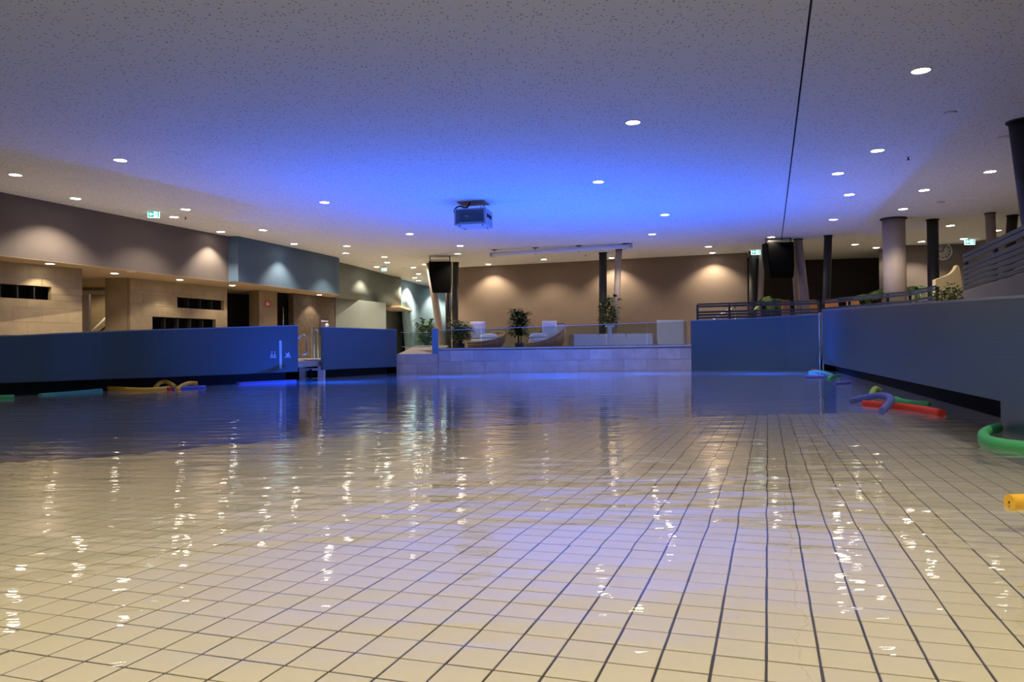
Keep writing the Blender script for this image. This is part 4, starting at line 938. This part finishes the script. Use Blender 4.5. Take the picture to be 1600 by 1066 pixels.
# ------------------------------------------------------------------ slatted railings on the right
SPEC = [(0.0, 0.045), (0.06, 0.115), (0.22, 0.275), (0.30, 0.355), (0.38, 0.435), (0.46, 0.515), (0.54, 0.595)]
def railing(label, pts, ztops, zf, spec=SPEC, post_every=1, thick=0.035):
    t = thing('slatted_railing', label, 'railing'); P = [Vector(p) for p in pts]
    for i, (d0, d1) in enumerate(spec):
        MB().ribbon(P, [z - d1 for z in ztops], [z - d0 for z in ztops], thick).build('top_rail' if i == 0 else 'slat', M_RAILG, t)
    for i in range(0, len(P), post_every):
        a_ = P[max(0, i - 1)]; b_ = P[min(len(P) - 1, i + 1)]; tt = (b_ - a_).normalized(); nn = Vector((-tt.y, tt.x)); c_ = P[i] + nn * (thick + 0.02)
        MB().box((c_.x, c_.y, (zf + ztops[i] - 0.03) / 2), (0.05, 0.05, ztops[i] - 0.03 - zf)).build('post', M_COLD, t)
    return t
P1 = [Vector(xy(aty(x, 480, y))) for x, y in ((1090, 21.6), (1140, 21.5), (1190, 21.3), (1235, 20.9), (1278, 20.4))]
railing('slatted railing above the far right parapet', P1, [aty(x, y, p.y).z for (x, y), p in zip(((1090, 474.5), (1140, 473), (1190, 471.5), (1235, 470.5), (1278, 469)), P1)], Z_D + 0.01)
P2 = [Vector(xy(aty(x, 480, y))) for x, y in ((1284, 20.3), (1325, 19.6), (1385, 18.6), (1420, 18.2), (1462, 17.6))]
railing('slatted railing running behind the thick column', P2, [aty(x, y, p.y).z for (x, y), p in zip(((1284, 468.5), (1325, 464), (1385, 458), (1420, 455), (1462, 446))  , P2)], Z_D + 0.01)
q = aty(1505, 450, 14.0); P3 = [Vector((q.x, q.y)) - U * d_ for d_ in (0, 1.9, 3.8, 5.7, 7.6, 10)]
ZT = aty(1505, 398, 14.0).z
NS = [(0.0, 0.06), (0.075, 0.15), (0.215, 0.285), (0.305, 0.375), (0.395, 0.465), (0.485, 0.555), (0.575, 0.645)]
struct(MB().ribbon(P3, Z_D, ZT - 0.66, 0.2, 0.0).build('wall_terrace', mat('grey_terrace', (0.115, 0.11, 0.10), 0.8, noise=0.05)), 'grey terrace wall below the near slatted railing', 'wall')
railing('large near slatted railing at the right picture edge', P3, [ZT] * 6, ZT - 0.68, NS)
poly_slab('floor_terrace', [p + V * 0.19 for p in P3] + [P3[-1] + V * 3.0, P3[0] + V * 3.2], ZT - 0.95, M_DECK, 'raised terrace floor behind the near railing')
# stair handrail behind the far railing
a, b = aty(1122, 496, 22.6), aty(1160, 473, 22.6)
t = thing('stair_handrail', 'thin steel handrail rising behind the far right railing', 'handrail', (a.x, a.y, a.z)); d3 = b - a
for dy, dz in ((0, 0), (0.5, -0.02)):
    MB().tube([d3 * -0.6 + Vector((0, dy, dz)), d3 + Vector((0, dy, dz))], 0.02, 8).build('rail', M_CHROME, t)
for f_ in (-0.5, 0.1, 0.7):
    q_ = d3 * f_; MB().tube([q_, (q_.x, q_.y, Z_D + 0.01 - a.z)], 0.014, 6).build('post', M_CHROME, t)
# orange canvas chairs behind the railings
for px, Y, lb in ((1234, 22.4, 'narrow orange canvas chair behind the far right railing'), (1273, 23.3, 'orange canvas chair half behind the leaning column'), (1307, 20.8, 'orange canvas chair right of the lone charcoal column'), (1341, 20.5, 'orange canvas chair left of the low fern')):
    p = aty(px, 480, Y); zc = aty(px, 467, Y).z - Z_D - 0.01; t = thing('canvas_chair', lb, 'chair', (p.x, p.y, Z_D + 0.01), 0.0, 'orange canvas chairs behind the railing')
    w = 0.26 if px < 1240 else 0.36
    zs = zc - 0.55
    MB().prism([(-w / 2 - 0.03, 0), (w / 2 + 0.03, 0), (w / 2 - 0.02, 0.55), (-w / 2 + 0.02, 0.55)], -0.03, 0.03, Matrix.Translation((0, 0.2, zs)) @ Matrix.Rotation(-0.25, 4, 'X') @ Matrix(((1, 0, 0), (0, 0, 1), (0, 1, 0))).to_4x4()).build('backrest', M_ORANGE, t)
    MB().box((0, -0.05, zs - 0.02), (w + 0.06, 0.5, 0.05)).build('seat', M_ORANGE, t)
    for sx in (-1, 1):
        for yy in (-0.26, 0.16): MB().box((sx * w / 2, yy, (zs - 0.04) / 2), (0.04, 0.04, zs - 0.04)).build('leg', M_WOOD, t)

# cream sail shaped partition
Y = 17.9
pr = [aty(x, y, Y) for x, y in ((1462, 500), (1462, 437), (1468, 434.8), (1476, 432.2), (1483, 429), (1488.5, 425.3), (1492, 421.3), (1494.2, 417.2), (1496, 414.2), (1498.5, 416), (1500.2, 422), (1501.7, 434), (1502.5, 452), (1502.5, 500))]
t = thing('sail_partition', 'cream partition sweeping up to a point behind the ficus', 'partition', (pr[0].x, Y, Z_D + 0.01))
poly = [(p.x - pr[0].x, max(0.0, p.z - Z_D - 0.01)) for p in pr]; poly[0] = (poly[0][0], 0); poly[-1] = (poly[-1][0], 0)
MB().prism(poly, 0.0, 0.14, Matrix(((1, 0, 0), (0, 0, 1), (0, 1, 0))).to_4x4()).build('wall_panel', M_CREAM, t)
MB().box(((poly[0][0] + poly[-1][0]) / 2, 0.07, 0.03), (poly[-1][0] - poly[0][0] + 0.06, 0.2, 0.06)).build('base_plinth', M_COLT, t)

# ------------------------------------------------------------------ foam noodles
def noodle(col, pts, label, r=0.031, grp='foam swimming noodles'):
    P = [onz(x, y, 0.0) + Vector((0, 0, z)) for x, y, z in pts]; S = spline(P, 8) if len(P) > 2 else [P[0].lerp(P[1], i / 6) for i in range(7)]
    c = S[0].copy(); t = thing('foam_noodle', label, 'pool noodle', (c.x, c.y, 0.0), 0, grp)
    S = [p - Vector((c.x, c.y, 0)) for p in S]
    MB().tube(S, r, 14).build('foam_tube', M_NOOD[col], t)
    for e, q_ in ((S[0], S[1]), (S[-1], S[-2])):
        n_ = (e - q_).normalized(); MB().tube([e - n_ * 0.002, e + n_ * 0.0015], r * 0.14, 10).build('end_hole', M_COLD, t)
z_ = 0.012
noodle('green', [(-40, 624, z_), (22, 622, z_)], 'green noodle cut by the left picture edge')
noodle('teal', [(62, 618, z_ - .015), (110, 615, z_ - .01), (158, 611.5, z_)], 'thin looking green noodle beside the left end of the yellow noodles')
noodle('yellow', [(147, 608.5, 0.04), (200, 611, 0.025), (235, 610.5, 0.015), (264, 608.5, 0.02)], 'long straight yellow noodle under the left parapet')
noodle('yellow', [(243, 608, 0.03), (249, 607, 0.085), (257, 606.5, 0.105), (265, 607, 0.085), (273, 608, 0.045)], 'small arched yellow noodle on the long yellow noodle')
noodle('yellow', [(276, 609, 0.0), (284, 608, 0.05), (296, 606.5, 0.08), (308, 606, 0.07)], 'yellow noodle curving over the bright blue noodle')
noodle('red', [(262, 609.3, z_), (269, 609, z_)], 'short red noodle end between yellow and blue', 0.028)
noodle('blue', [(269, 609, z_), (320, 606.5, z_)], 'bright blue noodle floating beneath the yellow arch', 0.034)
noodle('blue', [(370, 601, z_), (420, 598.5, z_), (462, 596.5, z_)], 'dark blue noodle in the shade near the steps', 0.030)
noodle('teal', [(1265, 582.8, 0.02), (1278, 583.5, 0.045), (1292, 586, 0.04), (1304, 589.5, 0.01)], 'turquoise noodle bending around the double steel rail')
noodle('green', [(1293, 592.5, 0.0), (1300, 590.5, 0.02), (1311, 589, 0.03)], 'short green noodle end beside the turquoise one', 0.028)
noodle('red', [(1268, 579.8, z_), (1277, 579.9, z_)], 'tiny red noodle end in the far right corner')
noodle('blue', [(1258, 590.5, z_), (1276, 590.2, z_), (1293, 590.0, z_)], 'dark blue noodle floating before the turquoise noodle')
noodle('blue', [(1304, 600.8, z_), (1328, 599.3, z_)], 'flat blue noodle halfway to the bent blue noodle', 0.026)
noodle('lime', [(1362, 623, 0.0), (1363.5, 622.5, 0.06), (1368, 621, 0.09), (1374, 620.5, 0.07)], 'lime green noodle end sticking up behind the blue bend')
noodle('green', [(1398, 630, 0.04), (1415, 632, 0.02), (1453, 634.5, 0.012)], 'pale green noodle lying behind the long red noodle', 0.028)
noodle('red', [(1350, 632.5, z_), (1390, 636, z_), (1430, 640.5, z_), (1472, 648, z_)], 'long red noodle floating under the blue bend')
noodle('blue', [(1330, 629, 0.012), (1350, 630.5, 0.05), (1374, 632.5, 0.085), (1390, 636.5, 0.088), (1391, 642, 0.07), (1378, 647, 0.02)], 'blue noodle bent like a hook over the red noodle')
noodle('green', [(1559, 672, 0.012), (1548, 675.5, 0.015), (1537, 682.5, 0.015), (1542, 691, 0.012), (1570, 698.5, 0.012), (1640, 706, 0.012)], 'big green noodle curving out at the near right wall')
noodle('yellow', [(1577, 788, 0.006), (1700, 784, 0.006)], 'yellow noodle end cut by the right picture edge', 0.027)
